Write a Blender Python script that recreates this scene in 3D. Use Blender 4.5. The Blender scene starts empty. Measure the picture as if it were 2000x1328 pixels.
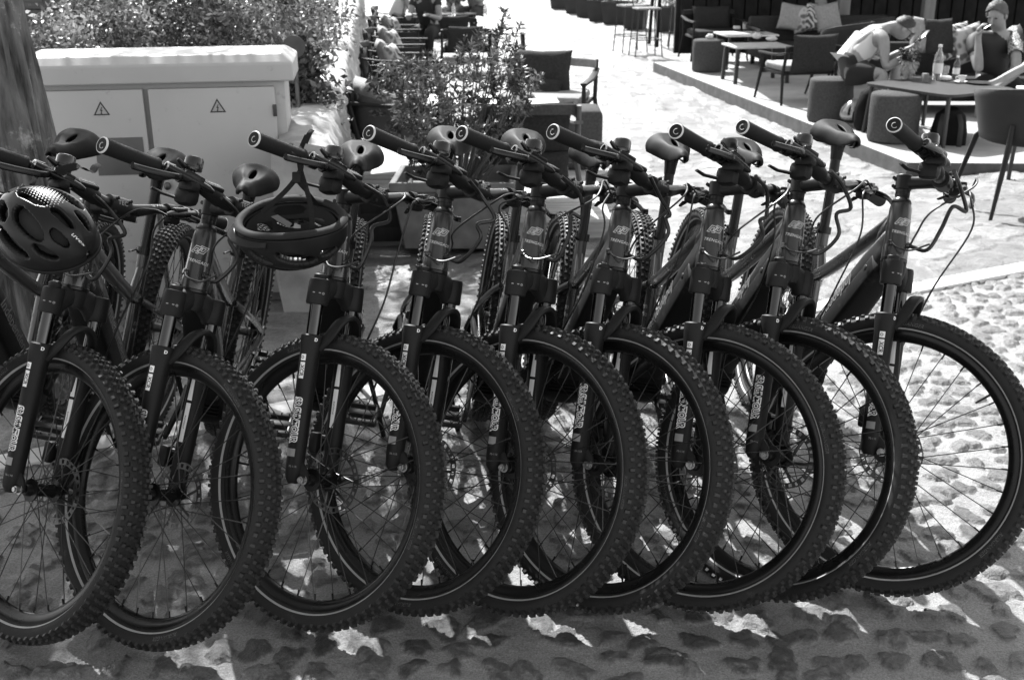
import bpy, bmesh, math, random
import numpy as np
from mathutils import Vector, Matrix, noise as mnoise

R_ = math.radians
SC = bpy.context.scene
COL = SC.collection
random.seed(7)

# ------------------------------------------------------------------ camera, sky, sun, exposure
F_PX, PITCH, ROLL, CAM_H = 2163.0, 20.16, 0.33, 1.624
cam_d = bpy.data.cameras.new('camera')
cam_d.sensor_fit = 'HORIZONTAL'; cam_d.sensor_width = 36.0
cam_d.lens = 36.0 * F_PX / 2000.0
cam_d.clip_start = 0.05; cam_d.clip_end = 500
cam_d.dof.use_dof = True; cam_d.dof.focus_distance = 2.75; cam_d.dof.aperture_fstop = 7.5
cam_o = bpy.data.objects.new('camera', cam_d)
cam_o.matrix_world = (Matrix.Translation((0, 0, CAM_H)) @ Matrix.Rotation(R_(90 - PITCH), 4, 'X')
                      @ Matrix.Rotation(R_(-ROLL), 4, 'Z'))
COL.objects.link(cam_o); SC.camera = cam_o

SUN_AZ, SUN_EL = -20.0, 47.0          # azimuth from +Y (clockwise), elevation
world = bpy.data.worlds.new('World'); SC.world = world; world.use_nodes = True
wn, wl = world.node_tree.nodes, world.node_tree.links
sky = wn.new('ShaderNodeTexSky'); sky.sky_type = 'NISHITA'; sky.sun_disc = False
sky.sun_elevation = R_(SUN_EL); sky.sun_rotation = R_(SUN_AZ % 360)
bw = wn.new('ShaderNodeRGBToBW')       # black and white photograph: neutral sky light
wl.new(sky.outputs[0], bw.inputs[0]); wl.new(bw.outputs[0], wn['Background'].inputs[0])
wn['Background'].inputs[1].default_value = 0.15
sun_d = bpy.data.lights.new('sun', 'SUN'); sun_d.energy = 4.1; sun_d.angle = R_(0.5)
sun_d.color = (1, 1, 1)
sun_o = bpy.data.objects.new('sun', sun_d)
SUN_V = Vector((math.sin(R_(SUN_AZ)) * math.cos(R_(SUN_EL)), math.cos(R_(SUN_AZ)) * math.cos(R_(SUN_EL)), math.sin(R_(SUN_EL))))
sun_o.rotation_euler = SUN_V.to_track_quat('Z', 'Y').to_euler()
sun_o.location = (-5, 15, 20); COL.objects.link(sun_o)
vs = SC.view_settings
vs.view_transform = 'Standard'; vs.look = 'None'; vs.exposure = 1.7; vs.gamma = 1.0
SC.cycles.use_denoising = True
SC.cycles.max_bounces = 8; SC.cycles.transparent_max_bounces = 8

# ------------------------------------------------------------------ photo measurements -> world points
_cm = cam_o.matrix_world.copy(); _cr = _cm.to_3x3(); _cp = _cm.translation.copy()
def ray(px, py):
    return _cr @ Vector(((px - 1000) / F_PX, -(py - 664) / F_PX, -1.0))
def P(px, py, depth):
    return _cp + ray(px, py) * depth
def G(px, py, z=0.0):
    d = ray(px, py); t = (z - _cp.z) / d.z
    return _cp + d * t
LA = G(1700, 588, 0); LB = G(2000, 530, 0)
LD = (LB - LA); LD.z = 0; LD.normalize(); LN = Vector((-LD.y, LD.x, 0))
Z_PLAZA = -0.2
def strip_dist(x, y):
    return (x - LA.x) * LN.x + (y - LA.y) * LN.y
def gz(x, y):
    t = min(max((strip_dist(x, y) - 0.25) / 3.0, 0), 1)
    return Z_PLAZA * t * t * (3 - 2 * t)
def GG(px, py):
    p = G(px, py, 0)
    for _ in range(8): p = G(px, py, gz(p.x, p.y))
    return p

# ------------------------------------------------------------------ materials
MATS = {}
def nt_of(name):
    m = bpy.data.materials.new(name); m.use_nodes = True
    nt = m.node_tree; return m, nt, nt.nodes['Principled BSDF']
def grey(v): return (v, v, v, 1)
def mat(name, base, rough=0.6, metal=0.0, var=0.2, vscale=9.0, bump=0.0, bscale=120.0, coat=0.0,
        spec=0.5, rvar=0.0, stretch=None, detail=5.0, trans=0.0, alpha=None, dirt=0.0, dsc=14, dlo=.6, bdist=.004):
    if name in MATS: return MATS[name]
    m, nt, b = nt_of(name); N, L = nt.nodes, nt.links
    b.inputs['Roughness'].default_value = rough; b.inputs['Metallic'].default_value = metal
    b.inputs['Coat Weight'].default_value = coat; b.inputs['Coat Roughness'].default_value = 0.08
    b.inputs['Specular IOR Level'].default_value = spec
    tc = N.new('ShaderNodeTexCoord'); src = tc.outputs['Object']
    if stretch:
        mp = N.new('ShaderNodeMapping'); mp.inputs['Scale'].default_value = stretch
        L.new(src, mp.inputs[0]); src = mp.outputs[0]
    nz = N.new('ShaderNodeTexNoise'); nz.inputs['Scale'].default_value = vscale; nz.inputs['Detail'].default_value = detail
    L.new(src, nz.inputs['Vector'])
    mr = N.new('ShaderNodeMapRange'); mr.inputs[1].default_value = 0.3; mr.inputs[2].default_value = 0.7
    mr.inputs[3].default_value = base * (1 - var); mr.inputs[4].default_value = base * (1 + var)
    L.new(nz.outputs[0], mr.inputs[0]); col = mr.outputs[0]
    if dirt:
        n2 = N.new('ShaderNodeTexNoise'); n2.inputs['Scale'].default_value = dsc; n2.inputs['Detail'].default_value = 8
        n2.inputs['Roughness'].default_value = 0.75
        L.new(tc.outputs['Object'], n2.inputs['Vector'])
        m2 = N.new('ShaderNodeMapRange'); m2.inputs[1].default_value = dlo; m2.inputs[2].default_value = dlo + .1
        m2.inputs[3].default_value = 0; m2.inputs[4].default_value = dirt
        L.new(n2.outputs[0], m2.inputs[0])
        ad = N.new('ShaderNodeMath'); ad.operation = 'ADD'; L.new(col, ad.inputs[0]); L.new(m2.outputs[0], ad.inputs[1]); col = ad.outputs[0]
    L.new(col, b.inputs['Base Color'])
    if rvar:
        rr = N.new('ShaderNodeMapRange'); rr.inputs[1].default_value = 0.3; rr.inputs[2].default_value = 0.7
        rr.inputs[3].default_value = max(rough - rvar, 0.03); rr.inputs[4].default_value = min(rough + rvar, 1)
        L.new(nz.outputs[0], rr.inputs[0]); L.new(rr.outputs[0], b.inputs['Roughness'])
    if bump:
        bz = N.new('ShaderNodeTexNoise'); bz.inputs['Scale'].default_value = bscale; bz.inputs['Detail'].default_value = 6
        L.new(src, bz.inputs['Vector'])
        bp = N.new('ShaderNodeBump'); bp.inputs['Strength'].default_value = bump; bp.inputs['Distance'].default_value = bdist
        L.new(bz.outputs[0], bp.inputs['Height']); L.new(bp.outputs[0], b.inputs['Normal'])
    if trans: b.inputs['Transmission Weight'].default_value = trans
    if alpha is not None: b.inputs['Alpha'].default_value = alpha
    MATS[name] = m; return m

def leaf_mat(name, base, trans=0.35):
    if name in MATS: return MATS[name]
    m, nt, b = nt_of(name); N, L = nt.nodes, nt.links
    oi = N.new('ShaderNodeNewGeometry')
    mr = N.new('ShaderNodeMapRange'); mr.inputs[3].default_value = base * 0.55; mr.inputs[4].default_value = base * 1.6
    L.new(oi.outputs['Random Per Island'], mr.inputs[0])
    ta = N.new('ShaderNodeAttribute'); ta.attribute_name = 'tone'; mu = N.new('ShaderNodeMath'); mu.operation = 'MULTIPLY'
    L.new(mr.outputs[0], mu.inputs[0]); L.new(ta.outputs['Fac'], mu.inputs[1]); mr = mu
    L.new(mr.outputs[0], b.inputs['Base Color']); b.inputs['Roughness'].default_value = 0.42
    tr = N.new('ShaderNodeBsdfTranslucent'); L.new(mr.outputs[0], tr.inputs[0])
    mx = N.new('ShaderNodeMixShader'); mx.inputs[0].default_value = trans
    L.new(b.outputs[0], mx.inputs[1]); L.new(tr.outputs[0], mx.inputs[2])
    L.new(mx.outputs[0], N['Material Output'].inputs[0])
    MATS[name] = m; return m

# ------------------------------------------------------------------ mesh builder
class MB:
    def __init__(s): s.v = []; s.f = []; s.m = []; s.mi = 0
    def add(s, vs, fs, M=None):
        o = len(s.v)
        for p in vs:
            p = Vector(p)
            s.v.append(M @ p if M is not None else p)
        for f in fs: s.f.append([i + o for i in f]); s.m.append(s.mi)
        return s
    def box(s, c, d, M=None, bev=0.0):
        hx, hy, hz = d[0] / 2, d[1] / 2, d[2] / 2; T = Matrix.Translation(c)
        if M is not None: T = M @ T
        b = min(bev, hx * .9, hy * .9, hz * .9)
        if b <= 0:
            vs = [(x * hx, y * hy, z * hz) for x in (-1, 1) for y in (-1, 1) for z in (-1, 1)]
            return s.add(vs, [(0, 1, 3, 2), (4, 6, 7, 5), (0, 4, 5, 1), (2, 3, 7, 6), (0, 2, 6, 4), (1, 5, 7, 3)], T)
        bm = bmesh.new(); bmesh.ops.create_cube(bm, size=1.0)
        for v in bm.verts: v.co = Vector((v.co.x * d[0], v.co.y * d[1], v.co.z * d[2]))
        bmesh.ops.bevel(bm, geom=bm.edges[:], offset=b, segments=2, affect='EDGES', profile=0.5)
        bm.verts.index_update()
        s.add([v.co.copy() for v in bm.verts], [[v.index for v in f.verts] for f in bm.faces], T); bm.free(); return s
    def sweep(s, pts, sec, n=10, caps=True, up=None, M=None, exp=2.0, closed=False):
        """sec: radius, (a,b) or list of those; a along `side`, b along the other normal"""
        pts = [Vector(p) for p in pts]; k = len(pts)
        if not isinstance(sec, list): sec = [sec] * k
        sec = [(q, q) if not isinstance(q, (tuple, list)) else q for q in sec]
        tans = []
        for i in range(k):
            if closed: t = pts[(i + 1) % k] - pts[i - 1]
            else: t = pts[min(i + 1, k - 1)] - pts[max(i - 1, 0)]
            tans.append(t.normalized() if t.length > 1e-9 else Vector((0, 0, 1)))
        if up is not None: side = Vector(up)
        else:
            side = Vector((0, 0, 1)) if abs(tans[0].z) < .9 else Vector((1, 0, 0))
        vs = []
        for i in range(k):
            t = tans[i]; a = side - t * side.dot(t)
            if a.length < 1e-6: a = t.orthogonal()
            a.normalize(); b = t.cross(a)
            if up is None: side = a
            for j in range(n):
                th = 2 * math.pi * j / n; c, q = math.cos(th), math.sin(th)
                if exp != 2.0:
                    c = math.copysign(abs(c) ** (2 / exp), c); q = math.copysign(abs(q) ** (2 / exp), q)
                vs.append(pts[i] + a * (c * sec[i][0]) + b * (q * sec[i][1]))
        fs = []
        for i in range(k if closed else k - 1):
            i2 = (i + 1) % k
            for j in range(n):
                j2 = (j + 1) % n; fs.append((i * n + j, i * n + j2, i2 * n + j2, i2 * n + j))
        if caps and not closed:
            fs.append(tuple(range(n - 1, -1, -1))); fs.append(tuple((k - 1) * n + j for j in range(n)))
        return s.add(vs, fs, M)
    def lathe(s, prof, n=24, M=None, closed=False, caps=True):
        vs, fs = [], []; k = len(prof)
        for r, z in prof:
            for j in range(n):
                th = 2 * math.pi * j / n; vs.append((r * math.cos(th), r * math.sin(th), z))
        for i in range(k if closed else k - 1):
            i2 = (i + 1) % k
            for j in range(n):
                j2 = (j + 1) % n; fs.append((i * n + j, i * n + j2, i2 * n + j2, i2 * n + j))
        if not closed and caps:
            if prof[0][0] > 1e-6: fs.append(tuple(range(n - 1, -1, -1)))
            if prof[-1][0] > 1e-6: fs.append(tuple((k - 1) * n + j for j in range(n)))
        return s.add(vs, fs, M)
    def ell(s, c, r, n=12, M=None):
        T = Matrix.Translation(c) @ Matrix.Diagonal((r[0], r[1], r[2], 1))
        if M is not None: T = M @ T
        m = n // 2 + 1
        prof = [(math.sin(math.pi * i / m), -math.cos(math.pi * i / m)) for i in range(m + 1)]
        prof[0] = (1e-4, -1); prof[-1] = (1e-4, 1)
        return s.lathe(prof, n, T)
    def prism(s, poly, h, M=None):
        n = len(poly)
        vs = [(x, y, -h / 2) for x, y in poly] + [(x, y, h / 2) for x, y in poly]
        fs = [tuple(range(n - 1, -1, -1)), tuple(range(n, 2 * n))] + [(i, (i + 1) % n, n + (i + 1) % n, n + i) for i in range(n)]
        return s.add(vs, fs, M)
    def build(s, name, mats, parent=None, smooth=True, angle=38, M=None):
        me = bpy.data.meshes.new(name)
        me.from_pydata([tuple(v) for v in s.v], [], s.f)
        if not isinstance(mats, (list, tuple)): mats = [mats]
        for m in mats: me.materials.append(m)
        if len(mats) > 1: me.polygons.foreach_set('material_index', s.m)
        fix_normals(me)
        if smooth:
            me.polygons.foreach_set('use_smooth', [True] * len(me.polygons)); me.set_sharp_from_angle(angle=R_(angle))
        o = bpy.data.objects.new(name, me); COL.objects.link(o)
        if parent: o.parent = parent
        if M is not None: o.matrix_basis = M
        return o
def fix_normals(me):
    bm = bmesh.new(); bm.from_mesh(me); bmesh.ops.recalc_face_normals(bm, faces=bm.faces[:]); bm.to_mesh(me); bm.free()
    me.validate()

def frame(o, x, z):
    """matrix with origin o, local x axis along x, local z along z (orthonormalised)"""
    x = Vector(x).normalized(); z = Vector(z); z = (z - x * z.dot(x)).normalized(); y = z.cross(x)
    M = Matrix((x, y, z)).transposed().to_4x4(); M.translation = Vector(o); return M
def spline(pts, n=8):
    pts = [Vector(p) for p in pts]; out = []
    q = [pts[0] * 2 - pts[1]] + pts + [pts[-1] * 2 - pts[-2]]
    for i in range(1, len(q) - 2):
        for k in range(n):
            t = k / n; a, b, c, d = q[i - 1], q[i], q[i + 1], q[i + 2]
            out.append(0.5 * ((2 * b) + (c - a) * t + (2 * a - 5 * b + 4 * c - d) * t * t + (3 * b - a - 3 * c + d) * t ** 3))
    out.append(pts[-1]); return out

def tag(o, label=None, cat=None, group=None, kind=None):
    if label: o['label'] = label
    if cat: o['category'] = cat
    if group: o['group'] = group
    if kind: o['kind'] = kind
    return o
def empty(name, loc=(0, 0, 0), rz=0.0, rot=None):
    o = bpy.data.objects.new(name, None); COL.objects.link(o); o.empty_display_size = 0.1
    o.location = loc; o.rotation_euler = rot if rot else (0, 0, rz); return o
def copy_tree(o, parent=None):
    c = o.copy(); COL.objects.link(c)
    if parent: c.parent = parent; c.matrix_parent_inverse = o.matrix_parent_inverse
    for ch in [k for k in o.children]: copy_tree(ch, c)
    return c
def aim(a, b):
    """matrix with z from a to b, origin a"""
    a, b = Vector(a), Vector(b); z = (b - a).normalized(); x = z.orthogonal().normalized()
    return frame(a, x, z)
def text_geo(s, size, shear=0.0, offset=0.0, spacing=1.0, extrude=0.0, res=3):
    """-> (verts, faces) of a text centred on the origin in the xy plane"""
    cu = bpy.data.curves.new('t', 'FONT'); cu.body = s; cu.size = size; cu.shear = shear; cu.offset = offset
    cu.space_character = spacing; cu.extrude = extrude; cu.align_x = 'CENTER'; cu.align_y = 'CENTER'; cu.resolution_u = res
    o = bpy.data.objects.new('t', cu); COL.objects.link(o)
    me = bpy.data.meshes.new_from_object(o.evaluated_get(bpy.context.evaluated_depsgraph_get()))
    bpy.data.objects.remove(o); bpy.data.curves.remove(cu)
    v = [p.co.copy() for p in me.vertices]; f = [list(p.vertices) for p in me.polygons]
    bpy.data.meshes.remove(me); return v, f

# ------------------------------------------------------------------ shared materials
M_PAINT = mat('frame_paint', 0.020, 0.3, 0.2, var=0.15, coat=0.45, rvar=0.06, bump=0.03, bscale=40)
M_BLACK = mat('black_metal', 0.006, 0.27, 0.0, var=0.3, rvar=0.08, spec=.24)
M_MATTE = mat('matte_black_alloy', 0.009, 0.5, 0.0, var=0.25, rvar=0.1, dirt=0.008, spec=.18)
M_RUBBER = mat('tyre_rubber', 0.012, 0.75, var=0.35, vscale=14, bump=0.25, bscale=220, rvar=0.1, dirt=0.025, spec=.3)
M_KNOB = mat('tyre_knob_rubber', 0.016, 0.55, var=0.5, vscale=30, rvar=0.15, dirt=0.03, spec=.4)
M_GRIP = mat('grip_rubber', 0.009, 0.66, var=0.2, spec=.18, bump=0.35, bscale=500)
M_PLAST = mat('battery_cover_plastic', 0.006, 0.5, var=0.4, spec=.16, vscale=5, rvar=0.1, bump=0.08, bscale=300, dirt=0.02)
M_CHROME = mat('fork_stanchion_chrome', 0.07, 0.16, 1.0, var=0.25, rvar=0.06, stretch=(1, 1, .15))
M_STEEL = mat('bright_steel', 0.3, 0.3, 1.0, var=0.3, rvar=0.1)
M_DISC = mat('brake_disc_steel', 0.10, 0.38, 1.0, var=0.4, rvar=0.1)
M_DSTEEL = mat('dark_steel', 0.09, 0.38, 1.0, var=0.4, rvar=0.12)
M_SPOKE = mat('spoke_steel', 0.05, 0.3, 0.8, var=0.2)
M_REFL = mat('reflective_stripe', 0.28, 0.5, var=0.12, vscale=20)
M_DECAL = mat('white_decal', 0.72, 0.45, var=0.06, spec=0.3)
M_DECG = mat('grey_decal', 0.22, 0.5, var=0.08, spec=0.3)
M_SADDLE = mat('saddle_leatherette', 0.007, 0.62, var=0.2, bump=0.04, bscale=400, rvar=0.05, spec=.12)
M_CABLE = mat('cable_housing', 0.008, 0.32, var=0.1, spec=.35)

# ------------------------------------------------------------------ bicycle template
WR = 0.37; WB = 1.165
HA = R_(67.5)
ax_a = Vector((-math.cos(HA), 0, math.sin(HA))); ax_n = Vector((math.sin(HA), 0, math.cos(HA)))
AXLE = Vector((0, 0, WR)); A0 = AXLE - 0.046 * ax_n
YL = Vector((0, 1, 0))
def B(lat, n, s):                       # lat to the bike's right, n forward of the steering axis, s up along it
    return A0 + ax_a * s + ax_n * n - YL * lat
BB = Vector((-0.705, 0, 0.325)); RA = Vector((-WB, 0, WR))

def wheel_meshes(rear):
    """rim (parent), tyre, spokes, hub, brake disc; built around the axle at the origin, axle along y"""
    RY = Matrix.Rotation(R_(90), 4, 'X')          # lathe z axis -> -y
    rim = MB()
    rim.lathe([(.3170, .0165), (.3170, -.0165), (.306, -.016), (.2955, -.0095), (.2910, -.003), (.2910, .003), (.2955, .0095), (.306, .016)], 112, RY, closed=True)
    for k in range(32):                          # spoke nipples
        th = 2 * math.pi * (k + .5) / 32; d = Vector((math.cos(th), 0, math.sin(th)))
        rim.sweep([d * .2930, d * .2765], .0022, 6)
    d = Vector((math.cos(3.9), 0, math.sin(3.9))); rim.sweep([d * .2915, d * .252], [.0032, .0026], 8)   # valve
    o_rim = rim.build('rear_wheel' if rear else 'front_wheel', M_BLACK)
    t = MB()
    prof = [(.3165, .0150), (.3195, .0215), (.3275, .0315), (.3385, .0365), (.3500, .0345), (.3582, .0235), (.3620, 0)]
    full = prof + [(r, -y) for r, y in prof[-2::-1]]
    t.lathe([(r, y) for r, y in full], 112, RY, caps=False)
    def surf(y):                                 # radius of the carcass at lateral y, and outward normal (radial, lateral)
        if abs(y) > .0235: f = (abs(y) - .0235) / .011; r = .3582 - .0082 * f
        else: r = .3620 - .0038 * (abs(y) / .0235) ** 2
        ang = (abs(y) / .0355) ** 1.6 * 1.0
        return r, ang
    t.mi = 1
    rows = [(-.0322, .0080, .0130, 1.0), (-.0192, .0080, .0115, 1), (-.0064, .0082, .0108, 1), (.0064, .0082, .0108, 1), (.0192, .0080, .0115, 1), (.0322, .0080, .0130, 1.0)]
    NK = 92
    for ri, (yy, ln, wd, hh) in enumerate(rows):
        r0, an = surf(yy); sg = 1 if yy > 0 else -1
        for k in range(NK):
            th = 2 * math.pi * (k + (.5 if ri in (1, 4) else (.25 if ri in (2,) else 0))) / NK
            rd = Vector((math.cos(th), 0, math.sin(th))); tg = Vector((-math.sin(th), 0, math.cos(th)))
            nn = rd * math.cos(an) + YL * (sg * math.sin(an)); lt = YL * math.cos(an) - rd * (sg * math.sin(an))
            h = .0086 if ri in (0, 5) else .0082
            w = wd * (1.15 if (k % 2 and ri in (0, 5)) else .9)
            c = rd * r0 + YL * yy + nn * (h / 2 - .002)
            tw = .16 * (1 if ri % 2 else -1) if ri not in (0, 5) else 0
            x2 = tg * math.cos(tw) + lt * math.sin(tw); y2 = lt * math.cos(tw) - tg * math.sin(tw)
            M = Matrix((x2, y2, nn)).transposed().to_4x4(); M.translation = c
            ln = .0068 if ri not in (0, 5) else (.0062 if k % 2 else .0078)
            # tapered block
            a, b = ln / 2 * 1.5, w / 2; q = .72
            t.add([(-a, -b, -h / 2), (a, -b, -h / 2), (a, b, -h / 2), (-a, b, -h / 2), (-a * q, -b * q, h / 2), (a * q, -b * q, h / 2), (a * q, b * q, h / 2), (-a * q, b * q, h / 2)],
                  [(0, 3, 2, 1), (4, 5, 6, 7), (0, 1, 5, 4), (1, 2, 6, 5), (2, 3, 7, 6), (3, 0, 4, 7)], M)
    t.mi = 2                                     # reflective line on both side walls
    for sg in (1, -1):
        t.lathe([(.3220, sg * .0256), (.3242, sg * .0284), (.3256, sg * .0300), (.3250, sg * .0284), (.3224, sg * .0250)], 112, RY, closed=True)
    t.mi = 3                                     # moulded lettering on the right side wall
    for a0 in (0.55, 2.65, 4.75):
        v, f = text_geo('RUBUANGER', .0130, shear=.25, spacing=1.05)
        out = []
        for p in v:
            th = a0 - p.x / .336; r = .3360 + p.y
            yy = np.interp(r, [q[0] for q in prof], [q[1] for q in prof])
            out.append((r * math.cos(th), -(yy + .0004), r * math.sin(th)))
        t.add(out, f)
    o_ty = t.build('tyre', [M_RUBBER, M_KNOB, M_REFL, mat('moulded_tyre_lettering', .075, .6)], o_rim, angle=35)
    s = MB(); fl = .032
    for k in range(32):
        th = 2 * math.pi * (k + .5) / 32; sg = 1 if k % 2 else -1; ph = (1 if (k // 2) % 2 else -1) * R_(62)
        r1 = .024
        a = Vector((r1 * math.cos(th + ph), sg * fl, r1 * math.sin(th + ph))); b = Vector((.288 * math.cos(th), sg * .003, .288 * math.sin(th)))
        s.sweep([a, b], .00135, 5)
    s.build('spokes', M_SPOKE, o_rim)
    h = MB()
    h.lathe([(.009, -.052), (.013, -.05), (.015, -.036), (.028, -.035), (.028, -.030), (.017, -.027), (.014, 0), (.017, .027), (.028, .030), (.028, .035), (.018, .037), (.018, .046), (.009, .052)], 24, Matrix.Rotation(R_(-90), 4, 'X'))
    if rear:                                     # cassette on the right
        for i in range(8): h.lathe([(.012, -(.040 + .0042 * i)), (.062 - .0055 * i, -(.040 + .0042 * i)), (.062 - .0055 * i, -(.0418 + .0042 * i)), (.012, -(.0418 + .0042 * i))], 40, Matrix.Rotation(R_(-90), 4, 'X'))
    h.build('hub', M_DSTEEL if rear else M_BLACK, o_rim)
    d = MB(); R0, R1 = .066, .082; ns = 48       # perforated brake disc on the left
    yk = .0455
    def ring(ra, rb, j0, j1):
        vs = []
        for th in (2 * math.pi * j0 / ns, 2 * math.pi * j1 / ns):
            for r in (ra, rb):
                for y in (yk - .0009, yk + .0009): vs.append((r * math.cos(th), y, r * math.sin(th)))
        d.add(vs, [(0, 1, 3, 2), (4, 6, 7, 5), (0, 4, 5, 1), (2, 3, 7, 6), (0, 2, 6, 4), (1, 5, 7, 3)])
    for j in range(ns):
        wv = .0012 * math.cos(2 * math.pi * j / 6)
        ring(R1 - .0035 + wv, R1 + wv, j, j + 1); ring(R0, R0 + .0035, j, j + 1)
        if j % 2 == 0: ring(R0 + .0035, R1 - .0035 + wv, j, j + 1)
    for k in range(6):
        th = 2 * math.pi * k / 6; a = Vector((.017 * math.cos(th - .7), yk, .017 * math.sin(th - .7))); b = Vector((.067 * math.cos(th), yk, .067 * math.sin(th)))
        d.sweep([a, a.lerp(b, .5) + Vector((0, 0, 0)), b], (.0011, .0035), 4, up=(0, 1, 0))
    d.build('brake_disc', M_DISC, o_rim, smooth=False)
    return o_rim

def wrap(v, c, axis, nrm, r, circ_is_x):
    """flat text coordinates onto a cylinder of radius r about `axis` through c, centred on direction nrm"""
    axis = Vector(axis).normalized(); nrm = Vector(nrm); nrm = (nrm - axis * nrm.dot(axis)).normalized()
    side = axis.cross(nrm); out = []
    for p in v:
        u, w = (p.x, p.y) if circ_is_x else (p.y, p.x)
        th = u / r; rr = r + p.z
        out.append(c + axis * (w if circ_is_x else -w) + nrm * (rr * math.cos(th)) + side * (rr * math.sin(th)))
    return out
def ribbon(mb, path, w, fn):
    for a, b in zip(path[:-1], path[1:]):
        a, b = Vector((a[0], a[1], 0)), Vector((b[0], b[1], 0)); t = (b - a).normalized(); q = Vector((-t.y, t.x, 0)) * w / 2; a, b = a - t * w / 2, b + t * w / 2
        mb.add(fn([a - q, b - q, b + q, a + q]), [(0, 1, 2, 3)])

def make_bike():
    root = empty('bicycle')
    # ---- frame
    f = MB()
    HTM = frame(A0, (0, 1, 0), ax_a)
    f.lathe([(.030, .505), (.0335, .508), (.0335, .535), (.0315, .545), (.030, .60), (.0285, .640), (.0255, .655)], 28, HTM)
    dt0, dt1 = B(0, -.012, .555), BB + Vector((.02, 0, .045))
    f.sweep([B(0, .004, .575), dt0, dt0.lerp(dt1, .2), dt0.lerp(dt1, .6), dt1], [(.024, .030), (.030, .040), (.037, .046), (.040, .048), (.043, .055)], 20, up=YL, exp=3.2)
    tt = spline([B(0, .002, .622), B(0, -.05, .612), Vector((-.52, 0, .768)), Vector((-.70, 0, .655)), Vector((-.795, 0, .605))], 5)
    f.sweep(tt, [(.026 - .008 * min(i / 6, 1), .030 - .010 * min(i / 6, 1)) for i in range(len(tt))], 14, up=YL, exp=2.6)
    f.sweep([B(0, -.02, .60), B(0, -.075, .585), B(0, -.12, .53)], [(.026, .035), (.022, .028), (.016, .01)], 12, up=YL)       # gusset
    st_dir = Vector((-.285, 0, .9585)); st0 = BB + Vector((-.02, 0, .03)); st1 = st0 + st_dir * .415
    f.sweep([st0, st0 + st_dir * .30, st1], [.0195, .0185, .0195], 16)
    f.sweep([st0 + st_dir * .25 + Vector((.03, 0, .03)), st0 + st_dir * .37], [(.016, .02), (.012, .012)], 10, up=YL)
    for sg in (1, -1):
        ss = spline([Vector((-.795, sg * .016, .60)), Vector((-.87, sg * .038, .552)), Vector((-1.04, sg * .058, .455)), RA + Vector((.015, sg * .064, .02))], 5)
        f.sweep(ss, [(.009, .012)] * len(ss), 10, up=YL)
        cs = spline([BB + Vector((-.05, sg * .035, .01)), BB + Vector((-.14, sg * .044, .02)), Vector((-1.0, sg * .058, .352)), RA + Vector((.01, sg * .066, -.006))], 5)
        f.sweep(cs, [(.011, .013)] * len(cs), 10, up=YL)
        f.box(RA + Vector((0, sg * .067, .004)), (.05, .007, .045), bev=.003)
        # cable ports on the head tube
        f.lathe([(.0085, 0), (.0085, .007), (.006, .010), (.001, .010)], 12, aim(B(-sg * .021, .020, .545), B(-sg * .05, .035, .547)))
    fr = f.build('frame', M_PAINT, root)
    hs = MB()                                    # headset cone and spacers
    hs.lathe([(.0258, .6555), (.0262, .660), (.022, .668), (.019, .671), (.0188, .6715), (.019, .683), (.0182, .6835), (.019, .684), (.019, .695)], 24, HTM)
    hs.build('headset_spacer', mat('headset_black', .012, .3, .5), fr); hs = MB()
    hs.lathe([(.033, .4985), (.0342, .500), (.0342, .506), (.033, .507)], 24, HTM)
    hs.build('crown_race', mat('headset_black', .012, .3, .5), fr)
    em = MB(); c0 = B(0, 0, .604); rr = .0304
    k = (.0215, .0165)
    pa = [(-.05, -.64), (-.95, -.64), (-.55, .42), (.2, .42), (-.06, -.24), (-.28, -.24), (-.16, .12), (-.42, .12), (-.66, -.4), (.04, -.4), (-.05, -.64)]
    sk = lambda q: (q[0] * k[0] + q[1] * .003, q[1] * k[1] - q[0] * .004)
    for path in ([sk(q) for q in pa], [sk((-q[0], -q[1])) for q in pa]):
        ribbon(em, path, .0014, lambda v: wrap(v, c0, ax_a, ax_n, rr + .0012, True))
    v, ff = text_geo('TRENGADE', .0105, shear=.3, spacing=1.12, offset=.0001)
    em.add(wrap([p + Vector((0, p.x * -.12, 0)) for p in v], B(0, 0, .574), ax_a, ax_n, .0312 + .001, True), ff)
    em.build('head_badge', mat('badge_print', .50, .4), fr, smooth=False)
    sc = MB()                                    # script along the down tube, both sides, and the seat tube marks
    ddir = (dt1 - dt0).normalized(); dn = Vector((ddir.z, 0, -ddir.x))
    if dn.z > 0: dn = -dn
    v, ff = text_geo('Independent', .060, shear=.35)
    for sg in (1, -1):
        xd = ddir; zn = YL * sg; M = frame(dt0.lerp(dt1, .52) + YL * sg * .0408 - dn * .006, xd, zn)
        sc.add([Vector((p.x, p.y * .8, .0006)) for p in v], ff, M); sc.build('script_lettering', M_DECG, fr, smooth=False); sc = MB()
    v2, f2 = text_geo('Me', .022); v3, f3 = text_geo('nn', .024)
    for sg in (1, -1):
        for vv, fx, q in ((v2, f2, .16), (v3, f3, .185)):
            sc.add(wrap(vv, st0 + st_dir * q, st_dir, Vector((.4, -sg * 1.0, 0)), .0195, True), fx)
        sc.add(wrap([Vector((x, y, 0)) for x, y in ((-.012, 0), (.012, 0), (.012, .003), (-.012, .003))], st0 + st_dir * .14, st_dir, Vector((.4, -sg * 1.0, 0)), .0197, True), [(0, 1, 2, 3)])
        sc.build('seat_tube_marks', M_DECG, fr, smooth=False); sc = MB()
    # ---- battery cover on the underside/front of the down tube
    b = MB(); p0, p1 = dt0.lerp(dt1, .10) + dn * .030, dt0.lerp(dt1, .93) + dn * .036
    b.sweep([p0 - ddir * .012, p0, p0.lerp(p1, .5), p1, p1 + ddir * .01], [(.022, .012), (.036, .030), (.043, .034), (.045, .036), (.035, .02)], 24, up=YL, exp=6)
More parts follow.
